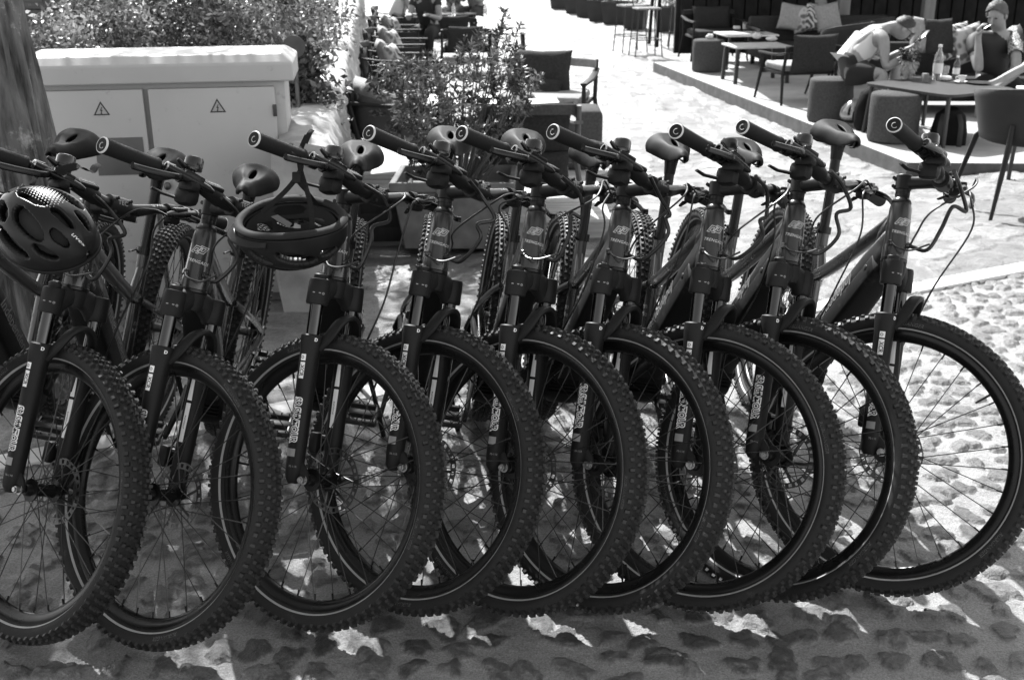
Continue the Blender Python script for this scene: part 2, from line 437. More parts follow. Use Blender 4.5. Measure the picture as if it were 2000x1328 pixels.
    bt = b.build('battery_cover', M_PLAST, root, angle=30)
    l = MB(); l.lathe([(.008, 0), (.008, .003), (.006, .004), (.001, .004)], 14, frame(p0.lerp(p1, .05) - YL * .0425, (1, 0, 0), -YL)); l.build('lock', M_DSTEEL, bt)
    # ---- motor
    m = MB(); MY = Matrix.Translation(BB) @ Matrix.Rotation(R_(90), 4, 'X')
    m.lathe([(.03, -.062), (.075, -.055), (.082, -.03), (.082, .03), (.075, .055), (.03, .062)], 28, MY)
    m.box(BB + Vector((.03, 0, .05)), (.15, .10, .08), bev=.02)
    for i in range(6): m.box(BB + Vector((.075, 0, -.02 + i * .012)), (.03, .09, .004))
    m.build('motor', M_PLAST, root)
    # ---- crankset
    cr = MB(); CA = R_(-28)
    cr.lathe([(.03, .058), (.074, .0585), (.076, .060), (.074, .0615), (.03, .062)], 40, MY)
    for i in range(38):
        th = 2 * math.pi * i / 38; cr.box(BB + Vector((.077 * math.cos(th), -.060, .077 * math.sin(th))), (.005, .003, .005))
    cpos = []
    for sg in (-1, 1):                           # right arm / left arm
        dv = Vector((math.cos(CA), 0, math.sin(CA))) * (1 if sg < 0 else -1); a = BB + YL * sg * .072; e = a + dv * .17 + YL * sg * .012
        cr.sweep([a - dv * .012, a + dv * .05, e, e + dv * .01], [(.009, .017), (.008, .014), (.007, .012), (.006, .009)], 12, up=YL, exp=3)
        cpos.append((e, sg))
        if sg < 0: ck = cr.build('crankset', M_MATTE, root); cr = MB()
        else: cl_ = cr.build('crank_arm', M_MATTE, root)
    for e, sg in cpos:
        p = MB(); c = e + YL * sg * .055; T = Matrix.Translation(c) @ Matrix.Rotation(R_(12), 4, 'Y')
        p.sweep([e, e + YL * sg * .1], .006, 8)
        for xx in (-.042, .042): p.box((xx, 0, 0), (.012, .088, .018), T, bev=.003)
        for yy in (-.042, .042): p.box((0, yy, 0), (.09, .010, .016), T, bev=.003)
        p.box((0, 0, 0), (.024, .088, .02), T, bev=.004)
        for xx in (-.042, .042):
            for yy in (-.035, -.012, .012, .035): p.lathe([(.0022, 0), (.0022, .014), (.001, .015)], 6, T @ Matrix.Translation((xx, yy, 0)))
        p.build('pedal', mat('pedal_alloy', .06, .3, .8, var=.3), ck if sg < 0 else cl_)
    # ---- chain, derailleur, kickstand
    c = MB(); yc = -.056
    top = [BB + Vector((-.02, yc, .074)), RA + Vector((.0, yc, .045))]; bot = [BB + Vector((-.02, yc, -.074)), Vector((RA.x + .03, yc, .215))]
    for a, e in (top, bot):
        nL = int((e - a).length / .0127)
        for i in range(nL):
            q = a.lerp(e, (i + .5) / nL); dv = (e - a).normalized()
            c.box((0, 0, 0), (.0125, .006 if i % 2 else .0042, .008), frame(q, dv, (0, 0, 1)), bev=.0015)
    c.build('chain', M_DSTEEL, root, smooth=False)
    d = MB(); dpt = RA + Vector((-.01, -.078, -.055))
    d.sweep([RA + Vector((0, -.072, -.01)), dpt, Vector((RA.x + .02, -.062, .25)), Vector((RA.x + .035, -.058, .205))], [(.008, .012), (.014, .02), (.006, .016), (.004, .01)], 8, up=YL)
    for q in (Vector((RA.x + .03, -.056, .268)), Vector((RA.x + .032, -.056, .205))):
        d.lathe([(.018, -.003), (.021, 0), (.018, .003)], 20, frame(q, (1, 0, 0), YL))
    d.build('derailleur', M_BLACK, root)
    kz = Vector((-1.03, .075, .34)); ks = MB(); ks.sweep([kz, kz + Vector((.005, .06, -.16)), kz + Vector((.01, .135, -.375))], [.010, .008, .009], 8); ks.box(kz, (.06, .018, .05), bev=.005)
    ks.build('kickstand', M_MATTE, root)
    # ---- seat post and saddle (moved per bike)
    sp = MB(); s1 = st0 + st_dir * .69
    sp.sweep([st0 + st_dir * .25, s1 - st_dir * .03], .0155, 16)
    sp.sweep([s1 - st_dir * .05, s1 - st_dir * .02, s1 + st_dir * .005], [(.016, .016), (.018, .024), (.022, .030)], 14, up=YL, exp=3)
    for sg in (1, -1): sp.lathe([(.005, -.03), (.005, .012), (.002, .013)], 8, Matrix.Translation(s1 + Vector((sg * .02, 0, -.005))))
    spo = sp.build('seat_post', M_BLACK, root)
    cl = MB(); cl.sweep([st1 - st_dir * .022, st1 + st_dir * .001], [.0235, .0235], 18); cl.box(st1 + Vector((-.026, 0, .0)), (.014, .03, .014), bev=.003)
    cl.sweep([st1 + Vector((-.02, -.02, -.01)), st1 + Vector((.015, -.034, -.012)), st1 + Vector((.045, -.034, -.006))], [.004, .004, .003], 6)
    cl.build('seat_clamp', M_BLACK, fr)
    sd = MB(); NX, NY = 30, 25; so = s1 + Vector((.02, 0, .055)); vs = []
    def hw(u): return np.interp(u, [0, .015, .04, .12, .35, .55, .72, .88, .96, 1.0], [.003, .011, .017, .021, .027, .042, .063, .074, .067, .036])
    def top_z(u): return np.interp(u, [0, .06, .2, .5, .75, .93, 1], [-.016, -.004, .000, -.004, .006, .012, -.002])
    NJ = 15
    for i in range(NX):
        u = (i / (NX - 1)) ** 1.35; x = .145 - .285 * u
        slot = .0095 * math.sqrt(max(0, 1 - ((u - .60) / .15) ** 2))
        for sg in (-1, 1):
            for jj in range(NJ):
                a = jj / (NJ - 1); th = a * 1.95
                yy = sg * (slot * (1 - a) ** 1.5 + hw(u) * math.sin(th) * (1 if th < 1.57 else .9 + .1 * math.sin(th)))
                dep = (.030 + .022 * u) * min(1, (hw(u) / .024) ** 1.5)
                zz = top_z(u) - dep * (1 - math.cos(th)) - .007 * max(0, 1 - (a / .28) ** 2) * np.interp(u, [.15, .35, .85, .97], [0, 1, 1, 0])
                vs.append((x, yy, zz))
    fs = []
    for i in range(NX - 1):
        for k2 in range(2):
            for jj in range(NJ - 1):
                q = i * 2 * NJ + k2 * NJ + jj; fs.append((q, q + 1, q + 2 * NJ + 1, q + 2 * NJ))
    for i, fl in ((0, 0), (NX - 1, 1)):
        fs.append([i * 2 * NJ + jj for jj in range(NJ - 1, -1, -1)] + [i * 2 * NJ + NJ + jj for jj in range(1, NJ)])
    SM = Matrix.Translation(so)
    sd.add(vs, fs, SM); sdo = sd.build('saddle', M_SADDLE, root, angle=70); bmx = bmesh.new(); bmx.from_mesh(sdo.data); bmesh.ops.remove_doubles(bmx, verts=bmx.verts[:], dist=.0008); bmesh.ops.recalc_face_normals(bmx, faces=bmx.faces[:]); bmx.to_mesh(sdo.data); bmx.free()
    mo = sdo.modifiers.new('thickness', 'SOLIDIFY'); mo.thickness = .006; mo.offset = -1
    ra = MB()
    for sg in (1, -1):
        ra.sweep(spline([(.115, sg * .006, -.022), (.06, sg * .018, -.045), (-.05, sg * .022, -.047), (-.115, sg * .035, -.020)], 5), .0035, 6, M=SM)
    ra.build('saddle_rail', M_DSTEEL, sdo)
    # ---- rear wheel
    rw = wheel_meshes(True); rw.parent = root; rw.location = RA
    cq = MB(); cq.box(RA + Vector((.06, .05, .06)), (.05, .03, .03), bev=.006); cq.build('rear_brake_caliper', M_MATTE, root)
    # ================= steered parts: object origin on the steering axis
    steer = []
    def st(mb, name, mats, parent=None, **kw):
        mb.v = [v - A0 for v in mb.v]
        o = mb.build(name, mats, parent or root, **kw)
        if parent is None: o.location = A0; steer.append(o)
        return o
    fw = wheel_meshes(False); fw.parent = root; fw.location = AXLE; steer.append(fw)
    # fork
    k = MB(); lo = .014
    k.lathe([(.028, .455), (.032, .47), (.033, .497), (.031, .499)], 24, HTM)
    for sg in (1, -1):
        cw = spline([B(sg * .004, .0, .482), B(sg * .03, .008, .476), B(sg * .050, .012, .462), B(sg * .064, lo, .447)], 4)
        k.sweep(cw, [(.027 - .001 * i, .024 + .0006 * i) for i in range(len(cw))], 14, up=ax_n, exp=2.8)
        k.sweep([B(sg * .066, lo, .430), B(sg * .066, lo, .434), B(sg * .066, lo, .485), B(sg * .066, lo, .4925), B(sg * .066, lo, .494)], [.0255, .0275, .0265, .025, .018], 20)
    k.sweep([B(.066, lo, .494), B(.066, lo, .504), B(.066, lo, .507)], [.016, .016, .013], 18)
    # lowers
    for sg in (1, -1):
        prf = [(.336, .0275), (.352, .0275), (.355, .0245), (.3555, .018)][::-1]
        k.sweep([B(sg * .066, lo, s) for s, r in prf] + [B(sg * .066, lo, s) for s in (.332, .30, .12, .03, .0, -.012)],
                [r for s, r in prf] + [.0275, .0245, .0235, .0225, .020, .012], 20)
        k.sweep([B(sg * .062, lo + .004, .035), B(sg * .060, .040, .012), B(sg * .060, .048, -.006)], [(.010, .018), (.009, .017), (.008, .014)], 10, up=YL)
    # arch
    ar = spline([B(.058, .030, .325), B(.050, .052, .352), B(.030, .066, .392), B(0, .072, .408), B(-.030, .066, .392), B(-.050, .052, .352), B(-.058, .030, .325)], 5)
    k.sweep(ar, [(.016, .0075)] * len(ar), 10, up=ax_n, exp=3)
    k.box((0, 0, 0), (.03, .035, .055), frame(B(-.058, -.035, .085), ax_n, ax_a), bev=.007)    # caliper on the left leg
    k.sweep([B(-.062, -.005, .10), B(-.06, -.025, .10)], .008, 8); k.sweep([B(-.062, -.005, .06), B(-.06, -.025, .06)], .008, 8)
    fo = st(k, 'fork', M_MATTE)
    for sg in (1, -1):
        s = MB(); s.sweep([B(sg * .066, lo, .345), B(sg * .066, lo, .436)], .0165, 20); st(s, 'stanchion', M_CHROME, fo)
    s = MB(); s.lathe([(.0105, .504), (.0105, .5095), (.0075, .511), (.001, .511)], 16, frame(B(.066, lo, 0), (0, 1, 0), ax_a))
    st(s, 'preload_knob', M_CHROME, fo)
    n = MB()                                      # axle ends
    n.lathe([(.0085, 0), (.0085, .010), (.006, .0105), (.006, .015), (.002, .0155)], 12, frame(AXLE - YL * .066, (1, 0, 0), -YL))
    n.lathe([(.012, -.003), (.012, .0), (.0085, .0005)], 18, frame(AXLE - YL * .066, (1, 0, 0), -YL))
    st(n, 'axle_nut', M_STEEL, fo); n = MB()
    n.lathe([(.0085, 0), (.0085, .010), (.006, .0105), (.006, .015), (.002, .0155)], 12, frame(AXLE + YL * .066, (1, 0, 0), YL))
    st(n, 'axle_nut', M_STEEL, fo)
    L = MB()                                      # decals on the fork
    def flush(nm):
        nonlocal L
        st(L, nm, [M_DECAL, M_MATTE, M_DECG], fo, smooth=False); L = MB()
    legc = lambda s_: B(.066, lo, s_)
    outd = Vector((0, -1, 0)) * .98 + ax_n * .10
    for mi, off, zz in ((0, .0029, .0006), (1, .0001, .0011)):
        L.mi = mi
        v, ff = text_geo('SR SUNTOUR', .0255, shear=-.0, offset=off, spacing=.95)
        L.add(wrap([Vector((p.x * .74, p.y, zz)) for p in v], legc(.143), ax_a, outd, .0238, False), ff)
    flush('maker_lettering')
    def plate(mi, s0, s1, w, zz, r=.0243):
        L.mi = mi; NN = 6
        for i in range(NN):
            u0, u1 = -w / 2 + w * i / NN, -w / 2 + w * (i + 1) / NN
            L.add(wrap([Vector((s0, u0, zz)), Vector((s1, u0, zz)), Vector((s1, u1, zz)), Vector((s0, u1, zz))], legc(0), ax_a, outd, r, False), [(0, 1, 2, 3)])
    plate(2, -.073, -.054, .022, .0006, .0238)
    flush('sag_plate'); plate(0, -.285, -.245, .0135, .0006, .0245); plate(0, -.305, -.289, .0135, .0006, .0245)
    v, ff = text_geo('XCR', .0145, shear=.1, offset=.0003); L.mi = 1
    L.add(wrap([Vector((p.x * .95, p.y, .0011)) for p in v], legc(.265), ax_a, outd, .0245, False), ff)
    v, ff = text_geo('o', .016); L.add(wrap([Vector((p.x, p.y, .0011)) for p in v], legc(.297), ax_a, outd, .0245, False), ff)
    flush('model_plate'); v, ff = text_geo('70-110', .007); L.mi = 2
    L.add(wrap([Vector((p.x, p.y, .0008)) for p in v], legc(.030), ax_a, Vector((0, -1, 0)) + ax_n * .5, .0225, True), ff)
    flush('travel_marks'); L.mi = 2                                      # clamp mark: a ring on a bar
    cm0 = B(.066, lo, .458); v, ff = text_geo('o', .012, offset=.0003)
    oc = Vector((0, -.8, 0)) + ax_n * .75
    L.add(wrap([p + Vector((.012, 0, .0010)) for p in v], cm0, ax_a, oc, .0272, True), ff)
    L.add(wrap([Vector((x, y, .0010)) for x, y in ((-.014, -.0012), (.006, -.0012), (.006, .0012), (-.014, .0012))], cm0, ax_a, oc, .0272, True), [(0, 1, 2, 3)])
    flush('clamp_mark')
    # long label on the inner side of the left leg, and the arch mark
    L.mi = 0; ind = Vector((0, -1, 0)) + ax_n * .25
    for s0, s1, w0, w1 in ((.300, .235, .008, .013), (.228, .130, .013, .011)):
        for i in range(3):
            u = [(-.5 + (i + q) / 3) for q in (0, 1)]
            L.add(wrap([Vector((-s0, u[0] * w0, .0007)), Vector((-s1, u[0] * w1, .0007)), Vector((-s1, u[1] * w1, .0007)), Vector((-s0, u[1] * w0, .0007))], B(-.066, lo, 0), ax_a, ind, .0244, False), [(0, 1, 2, 3)])
    v, ff = text_geo('suntour', .011); L.mi = 1
    L.add(wrap([Vector((p.x, p.y * .7, .0012)) for p in v], B(-.066, lo, .18), ax_a, ind, .0244, False), ff)
    flush('inner_label'); v, ff = text_geo('D', .011, offset=.0004); L.mi = 0
    L.add(wrap([Vector((p.x, p.y, .0010)) for p in v], legc(.342), ax_a, Vector((0, -.5, 0)) + ax_n, .0275, True), ff)
    flush('collar_mark'); v, ff = text_geo('AIR SPRING', .007); L.mi = 2
    L.add([p + ax_n * .0082 for p in [B(-q.x, .072, .408) + ax_a * (q.y - abs(q.x) ** 2 * 14) for q in v]], ff)
    flush('arch_lettering')
    # stem
    q = MB(); SH = .716; NC = .095
    q.lathe([(.019, .693), (.0215, .695), (.0215, .731), (.019, .734), (.012, .735), (.011, .732)], 24, HTM)
    q.sweep([B(0, .004, .712), B(0, .03, .714), B(0, NC - .025, .718), B(0, NC - .01, SH + .004)], [(.018, .018), (.0165, .016), (.018, .017), (.026, .020)], 16, up=YL, exp=2.8)
    q.sweep([B(-.028, NC, SH + .004), B(.028, NC, SH + .004)], .0235, 20)
    for sx in (-.019, .019):
        for sz in (-.017, .017): q.lathe([(.0045, 0), (.0045, .006), (.003, .0065)], 8, frame(B(sx, NC + .02, SH + .004 + sz), YL, ax_n))
    for ss in (.702, .724): q.sweep([B(-.012, -.024, ss), B(.012, -.024, ss)], .005, 8)
    so_ = st(q, 'stem', M_MATTE)
    q = MB(); v, ff = text_geo('TEC', .016, offset=.0002)
    q.add([B(0, NC, SH + .004) + (ax_a * (-p.y) * 0 + YL * p.x) + (ax_n * math.cos(p.y / .0235 + .35) + ax_a * math.sin(p.y / .0235 + .35)) * .0241 for p in v], ff)
    st(q, 'stem_lettering', M_DECG, so_, smooth=False); q = MB()
    v, ff = text_geo('o', .018, offset=.001); q.add([B(0, 0, .7358) + YL * p.x - ax_n * p.y for p in v], ff)
    st(q, 'cap_mark', M_DECG, so_, smooth=False)
    # handlebar
    def barc(l):
        a = abs(l); sg = 1 if l > 0 else -1
        s_ = np.interp(a, [0, .05, .12, .19, .37], [SH + .004, SH + .004, SH + .026, SH + .036, SH + .046])
        n_ = np.interp(a, [0, .06, .16, .37], [NC, NC, NC - .010, .048])
        return B(l, float(n_), float(s_))
    h = MB(); ls = [-.375 + .75 * i / 50 for i in range(51)]
    h.sweep([barc(l) for l in ls], [.0159 if abs(l) < .06 else (.0159 - .0048 * min((abs(l) - .06) / .08, 1)) for l in ls], 14)
    hb = st(h, 'handlebar', M_BLACK)
    q = MB(); v, ff = text_geo('SL ARE', .013)
    for l0 in (-.115,):
        q.add([barc(l0 - p.x) + (ax_n * math.cos(p.y / .0135 + .9) + ax_a * math.sin(p.y / .0135 + .9)) * .0142 for p in v], ff)
    st(q, 'bar_lettering', M_DECG, hb, smooth=False)
    for sg in (1, -1):
        g = MB(); gl = [.242 + .134 * i / 30 for i in range(31)]
        g.sweep([barc(sg * l) for l in gl], [.0172 + (.0006 if i % 2 else 0) + (.0018 if i < 2 else 0) + .0012 * (i / 30) ** 3 for i in range(31)], 20)
        e0 = barc(sg * .3765); ed = (barc(sg * .3765) - barc(sg * .36)).normalized()
        T = frame(e0, ax_n if sg > 0 else -ax_n, ed)
        g.lathe([(.0185, -.003), (.0185, .001), (.0165, .0035), (.0010, .0036)], 28, T)
        g.mi = 1
        g.lathe([(.0187, .0002), (.0185, .0024), (.0170, .0040), (.0162, .0041), (.0162, .0030)], 28, T)     # white ring
        sp_ = [Vector((.0085 * (1 - .55 * t) * math.cos(1.2 + t * 4.4) + .004 * t, .0085 * (1 - .55 * t) * math.sin(1.2 + t * 4.4) - .003, .0042)) for t in [i / 14 for i in range(15)]]
        g.sweep(sp_, (.0010, .0006), 6, up=(0, 0, 1), M=T)
        st(g, 'grip', [M_GRIP, mat('grip_ring', .5, .5)], hb)
        # brake lever
        br = MB(); lb = sg * .215
        br.sweep([barc(lb - sg * .011), barc(lb + sg * .011)], .0185, 18)
        br.box((0, 0, 0), (.02, .02, .016), frame(barc(lb) + ax_n * .022 + ax_a * .002, ax_n, ax_a), bev=.004)
        mc0, mc1 = barc(sg * .208) + ax_n * .028 - ax_a * .002, barc(sg * .135) + ax_n * .040 - ax_a * .010
        mcx = mc0 + (mc0 - mc1).normalized() * .03
        br.sweep([mcx, mc0, mc0.lerp(mc1, .3), mc1, mc1 + (mc1 - mc0).normalized() * .015], [.0095, .0105, .0125, .0095, .005], 14); br.box((0, 0, 0), (.05, .018, .016), frame(mc0.lerp(mc1, .5) + ax_a * .010, mc1 - mc0, ax_a), bev=.004)
        br.sweep(spline([mc0 + ax_n * .012 - ax_a * .008, barc(sg * .235) + ax_n * .062 - ax_a * .018, barc(sg * .285) + ax_n * .066 - ax_a * .026, barc(sg * .335) + ax_n * .058 - ax_a * .030, barc(sg * .347) + ax_n * .068 - ax_a * .030], 4),
                 (.0075, .0042), 8, up=ax_a)
        br.mi = 1
        br.lathe([(.0105, 0), (.0118, .001), (.0118, .004), (.0085, .0042), (.0085, -.004)], 16, aim(mcx, mcx + (mcx - mc1)))
        br.build_ = None
        st(br, 'brake_lever', [M_BLACK, M_STEEL], hb)
    sh = MB(); bc = barc(.175)
    sh.sweep([barc(.185), barc(.165)], .017, 16)
    sh.box((0, 0, 0), (.052, .044, .046), bev=.015, M= frame(bc + ax_n * .012 - ax_a * .042 - YL * -.012, ax_n, ax_a))
    sh.box((0, 0, 0), (.05, .03, .022), frame(bc + ax_n * .028 - ax_a * .022, ax_n, ax_a), bev=.008)
    sh.sweep([bc + ax_n * -.005 - ax_a * .05, bc - ax_n * .035 - ax_a * .046 - YL * .02, bc - ax_n * .045 - ax_a * .04 - YL * .045], [(.004, .009), (.004, .008), (.003, .006)], 8, up=ax_a)
    st(sh, 'gear_shifter', M_PLAST, hb)
    bl = MB(); bc = barc(.155); T = frame(bc + ax_a * .012, ax_n, ax_a)
    bl.sweep([barc(.164), barc(.146)], .0165, 16)
    bl.lathe([(.006, 0), (.008, .010), (.0215, .012), (.0225, .016), (.0215, .0165), (.0215, .0195), (.0225, .020), (.022, .038), (.019, .043), (.010, .0455), (.001, .046)], 28, T)
    bl.sweep([T @ Vector((.0, -.02, .014)), T @ Vector((.0, -.034, .020)), T @ Vector((.0, -.048, .026))], [(.006, .003), (.006, .0025), (.004, .002)], 8)
    st(bl, 'bell', mat('bell_black', .014, .25, .2, coat=.4), hb)
    ds = MB()
    l0, l1 = .062, .128
    ds.sweep([barc(l0), barc(l0 + .01), barc(l1 - .012), barc(l1)], [.0185, .0195, .0178, .0165], 18)
    ds.box((0, 0, 0), (.058, .026, .016), frame(barc(.095) + ax_n * .006 + ax_a * .014, YL, ax_a + ax_n * .5), bev=.006)
    dso = st(ds, 'remote_control', M_PLAST, hb)
    q = MB(); v, ff = text_geo('PALMO', .011); M = frame(barc(.095) + ax_n * .006 + ax_a * .014 + (ax_a + ax_n * .5).normalized() * .0084, YL, ax_a + ax_n * .5)
    q.add(v, ff, M)
    for y in (-.0105, .0105): q.box((0, y, 0), (.046, .0008, .0004), M)
    st(q, 'remote_lettering', M_DECG, dso, smooth=False)
    lc = MB(); bc = barc(-.165)
    lc.sweep([barc(-.178), barc(-.152)], .0175, 16); lc.box((0, 0, 0), (.03, .034, .026), frame(bc + ax_n * .016 - ax_a * .020, ax_n, ax_a), bev=.007)
    lc.sweep([bc - ax_n * .004 - ax_a * .03, bc - ax_n * .03 - ax_a * .035 + YL * .02], [(.004, .008), (.003, .005)], 8, up=ax_a)
    st(lc, 'dropper_lever', M_PLAST, hb)
    return root, steer, barc

# ------------------------------------------------------------------ the row of bicycles
BIKES = [  # front wheel x, y, heading, lean, steer, saddle shift, label
    (-1.268, 2.411, -89.4, 12.6, 51.4, -.05, 'dark mountain bike with a vented helmet hanging right side up on its handlebar'),
    (-0.968, 2.383, -88.3, 13.1, 51.9, -.095, 'dark mountain bike in front of the cabinet doors, standing between the two bikes with helmets'),
    (-0.572, 2.445, -86.5, 9.6, 51.3, -.045, 'dark mountain bike with an upturned helmet strapped under its right grip'),
    (-0.338, 2.512, -87.5, 10.5, 50.4, -.010, 'dark mountain bike in front of the leafy planter, just right of the upturned helmet'),
    (-0.072, 2.504, -87.2, 9.1, 46.1, -.022, 'dark mountain bike before the lounge chair back, fifth from the right end'),
    (0.136, 2.516, -86.9, 10.1, 43.0, -.058, 'dark mountain bike in front of the square grey pouf, fourth from the right end'),
    (0.384, 2.516, -87.1, 9.6, 50.7, -.040, 'dark mountain bike against the bare sunlit paving, third from the right end'),
    (0.588, 2.567, -88.7, 10.2, 42.0, -.062, 'dark mountain bike next to last at the right end of the row'),
    (0.878, 2.587, -89.5, 9.6, 54.8, -.010, 'rightmost dark mountain bike, its whole front wheel clear against sunlit cobbles'),
    (-1.585, 2.47, -90.0, 13.0, 14.0, .00, 'dark mountain bike cut off by the left edge, beside the tree trunk'),
]
root0, steer0, barc = make_bike()
def kids(o, pre): return [c for c in o.children if c.name.split('.')[0] == pre][0]
NAMES_ST = [o.name.split('.')[0] for o in steer0]
BIKE_INFO = []
roots = [root0]
for i in range(1, len(BIKES)): roots.append(copy_tree(root0))
for r, (bx, by, hd, ln, stg, ss, lab) in zip(roots, BIKES):
    tag(r, lab, 'bicycle', 'mountain bikes parked in a row')
    RM = Matrix.Rotation(R_(hd), 3, 'Z') @ Matrix.Rotation(R_(-ln), 3, 'X')
    SR = Matrix.Rotation(R_(stg), 3, ax_a)
    zmin = 9.0                                   # tyre touches the ground
    for k in range(120):
        th = 2 * math.pi * k / 120
        for yy in (-.02, .02):
            p = RM @ (A0 + SR @ (AXLE + Vector((WR * math.cos(th), yy, WR * math.sin(th))) - A0)); zmin = min(zmin, p.z)
    r.location = (bx, by, -zmin + .003 + gz(bx, by)); r.rotation_euler = (R_(-ln), 0, R_(hd))
    for nm in NAMES_ST:
        c = kids(r, nm)
        base = AXLE if nm == 'front_wheel' else A0
        T = Matrix.Translation(A0) @ SR.to_4x4() @ Matrix.Translation(base - A0)
        if nm == 'front_wheel': T = T @ Matrix.Rotation(random.uniform(0, 6.28), 4, 'Y')
        c.matrix_basis = T
    sd_ = Vector((-.285, 0, .9585)) * ss
    kids(r, 'seat_post').location += sd_; kids(r, 'saddle').location += sd_
    rwh = kids(r, 'rear_wheel'); rwh.rotation_euler = (0, random.uniform(0, 6.28), 0)
    S = lambda p, SR=SR: A0 + SR @ (p - A0)
    j = lambda a=.012: Vector((random.uniform(-a, a), random.uniform(-a, a), random.uniform(-a, a)))
    cb = MB()
    cb.sweep(spline([S(barc(.10) + ax_n * .05 - ax_a * .012), S(B(.03, .135, .70)) + j(), S(B(-.01, .15, .655)) + j(), B(-.082, .10, .64) + j(), B(-.092, .085, .59) + j(), B(-.06, .06, .535), B(-.026, .03, .543)], 7), .0052, 8)
    cb.sweep(spline([B(.024, .026, .545), B(.012, .048, .531), B(-.02, .066, .530) + j(.006), B(-.058, .075, .548)], 7), .0026, 6)
    cb.sweep(spline([S(barc(-.105) + ax_n * .062 - ax_a * .01), S(B(-.055, .16, .735)) + j(), S(B(.0, .17, .70)) + j(), B(-.045, .075, .62) + j(), B(-.034, .04, .575), B(-.026, .03, .545)], 7), .0026, 6)
    cb.build('control_cables', M_CABLE, r)
    hc = MB()
    hc.sweep(spline([S(barc(-.11) + ax_n * .055 - ax_a * .012), S(B(-.06, .15, .69)) + j(.02), S(B(-.075, .15, .60)) + j(.02), S(B(-.088, .10, .46)) + j(), S(B(-.090, .05, .34)), S(B(-.080, .0, .20)), S(B(-.062, -.03, .11))], 7), .0026, 6)
    hc.build('front_brake_hose', M_CABLE, r)
    BIKE_INFO.append((r, RM, SR))
def bike_pt(i, p, steered=True):
    r, RM, SR = BIKE_INFO[i]
    q = A0 + SR @ (p - A0) if steered else p
    return Vector(r.location) + RM @ q

# ------------------------------------------------------------------ ground: cobbles, kerb strip, plaza
def vnoise(x, y, seed=0):
    """smooth value noise, numpy"""
    xi, yi = np.floor(x).astype(np.int64), np.floor(y).astype(np.int64); xf, yf = x - xi, y - yi
    def h(a, b):
        n = (a * 374761393 + b * 668265263 + seed * 1442695041) & 0xffffffff
        n = ((n ^ (n >> 13)) * 1274126177) & 0xffffffff
        return ((n ^ (n >> 16)) & 0xffff) / 65535.0
    u, v = xf * xf * (3 - 2 * xf), yf * yf * (3 - 2 * yf)
    return (h(xi, yi) * (1 - u) + h(xi + 1, yi) * u) * (1 - v) + (h(xi, yi + 1) * (1 - u) + h(xi + 1, yi + 1) * u) * v
def fbm(x, y, o=4, seed=0):
    s, a, t = 0, .5, 0
    for i in range(o): s = s + a * vnoise(x * 2 ** i, y * 2 ** i, seed + i); t += a; a *= .5
    return s / t
def hsh(a, b, k):
    n = (a * 73856093 + b * 19349663 + k * 83492791) & 0xffffffff
    n = ((n ^ (n >> 15)) * 2246822519) & 0xffffffff
    n = ((n ^ (n >> 13)) * 3266489917) & 0xffffffff
    return ((n ^ (n >> 16)) & 0xffff) / 65535.0
def stones(x, y, cell, gap, aniso=(.72, 1.05)):
    """irregular stones set in mortar: returns signed 'insideness' (0 edge, 1 centre) and a per-stone random"""
    wx = x + (fbm(x * 9, y * 9, 3, 5) - .5) * .055 + (fbm(x * 45, y * 45, 3, 15) - .5) * .016; wy = y + (fbm(x * 9 + 40, y * 9, 3, 9) - .5) * .055 + (fbm(x * 45 + 9, y * 45, 3, 19) - .5) * .016
    ci, cj = np.floor(wx / cell).astype(np.int64), np.floor(wy / cell).astype(np.int64)
    best = np.full(x.shape, -9.0); rnd = np.zeros(x.shape)
    for di in (-1, 0, 1):
        for dj in (-1, 0, 1):
            a, b = ci + di, cj + dj
            px = (a + .5 + (hsh(a, b, 1) - .5) * .62) * cell; py = (b + .5 + (hsh(a, b, 2) - .5) * .62) * cell
            th = hsh(a, b, 3) * 3.1416; c, s = np.cos(th), np.sin(th)
            dx, dy = wx - px, wy - py; u, v = dx * c + dy * s, -dx * s + dy * c
            sx = aniso[0] + (aniso[1] - aniso[0]) * hsh(a, b, 4); rad = cell * gap * (.62 + .5 * hsh(a, b, 5))
            ang = np.arctan2(v, u)
            rr = rad * (1 + .13 * np.cos(3 * ang + 6.28 * hsh(a, b, 6)) + .09 * np.cos(5 * ang + 6.28 * hsh(a, b, 7)))
            e = 2.6
            d = (np.abs(u * sx) ** e + np.abs(v / sx) ** e) ** (1 / e)
            q = 1 - d / rr
            m = q > best; best = np.where(m, q, best); rnd = np.where(m, hsh(a, b, 8), rnd)
    return best, rnd
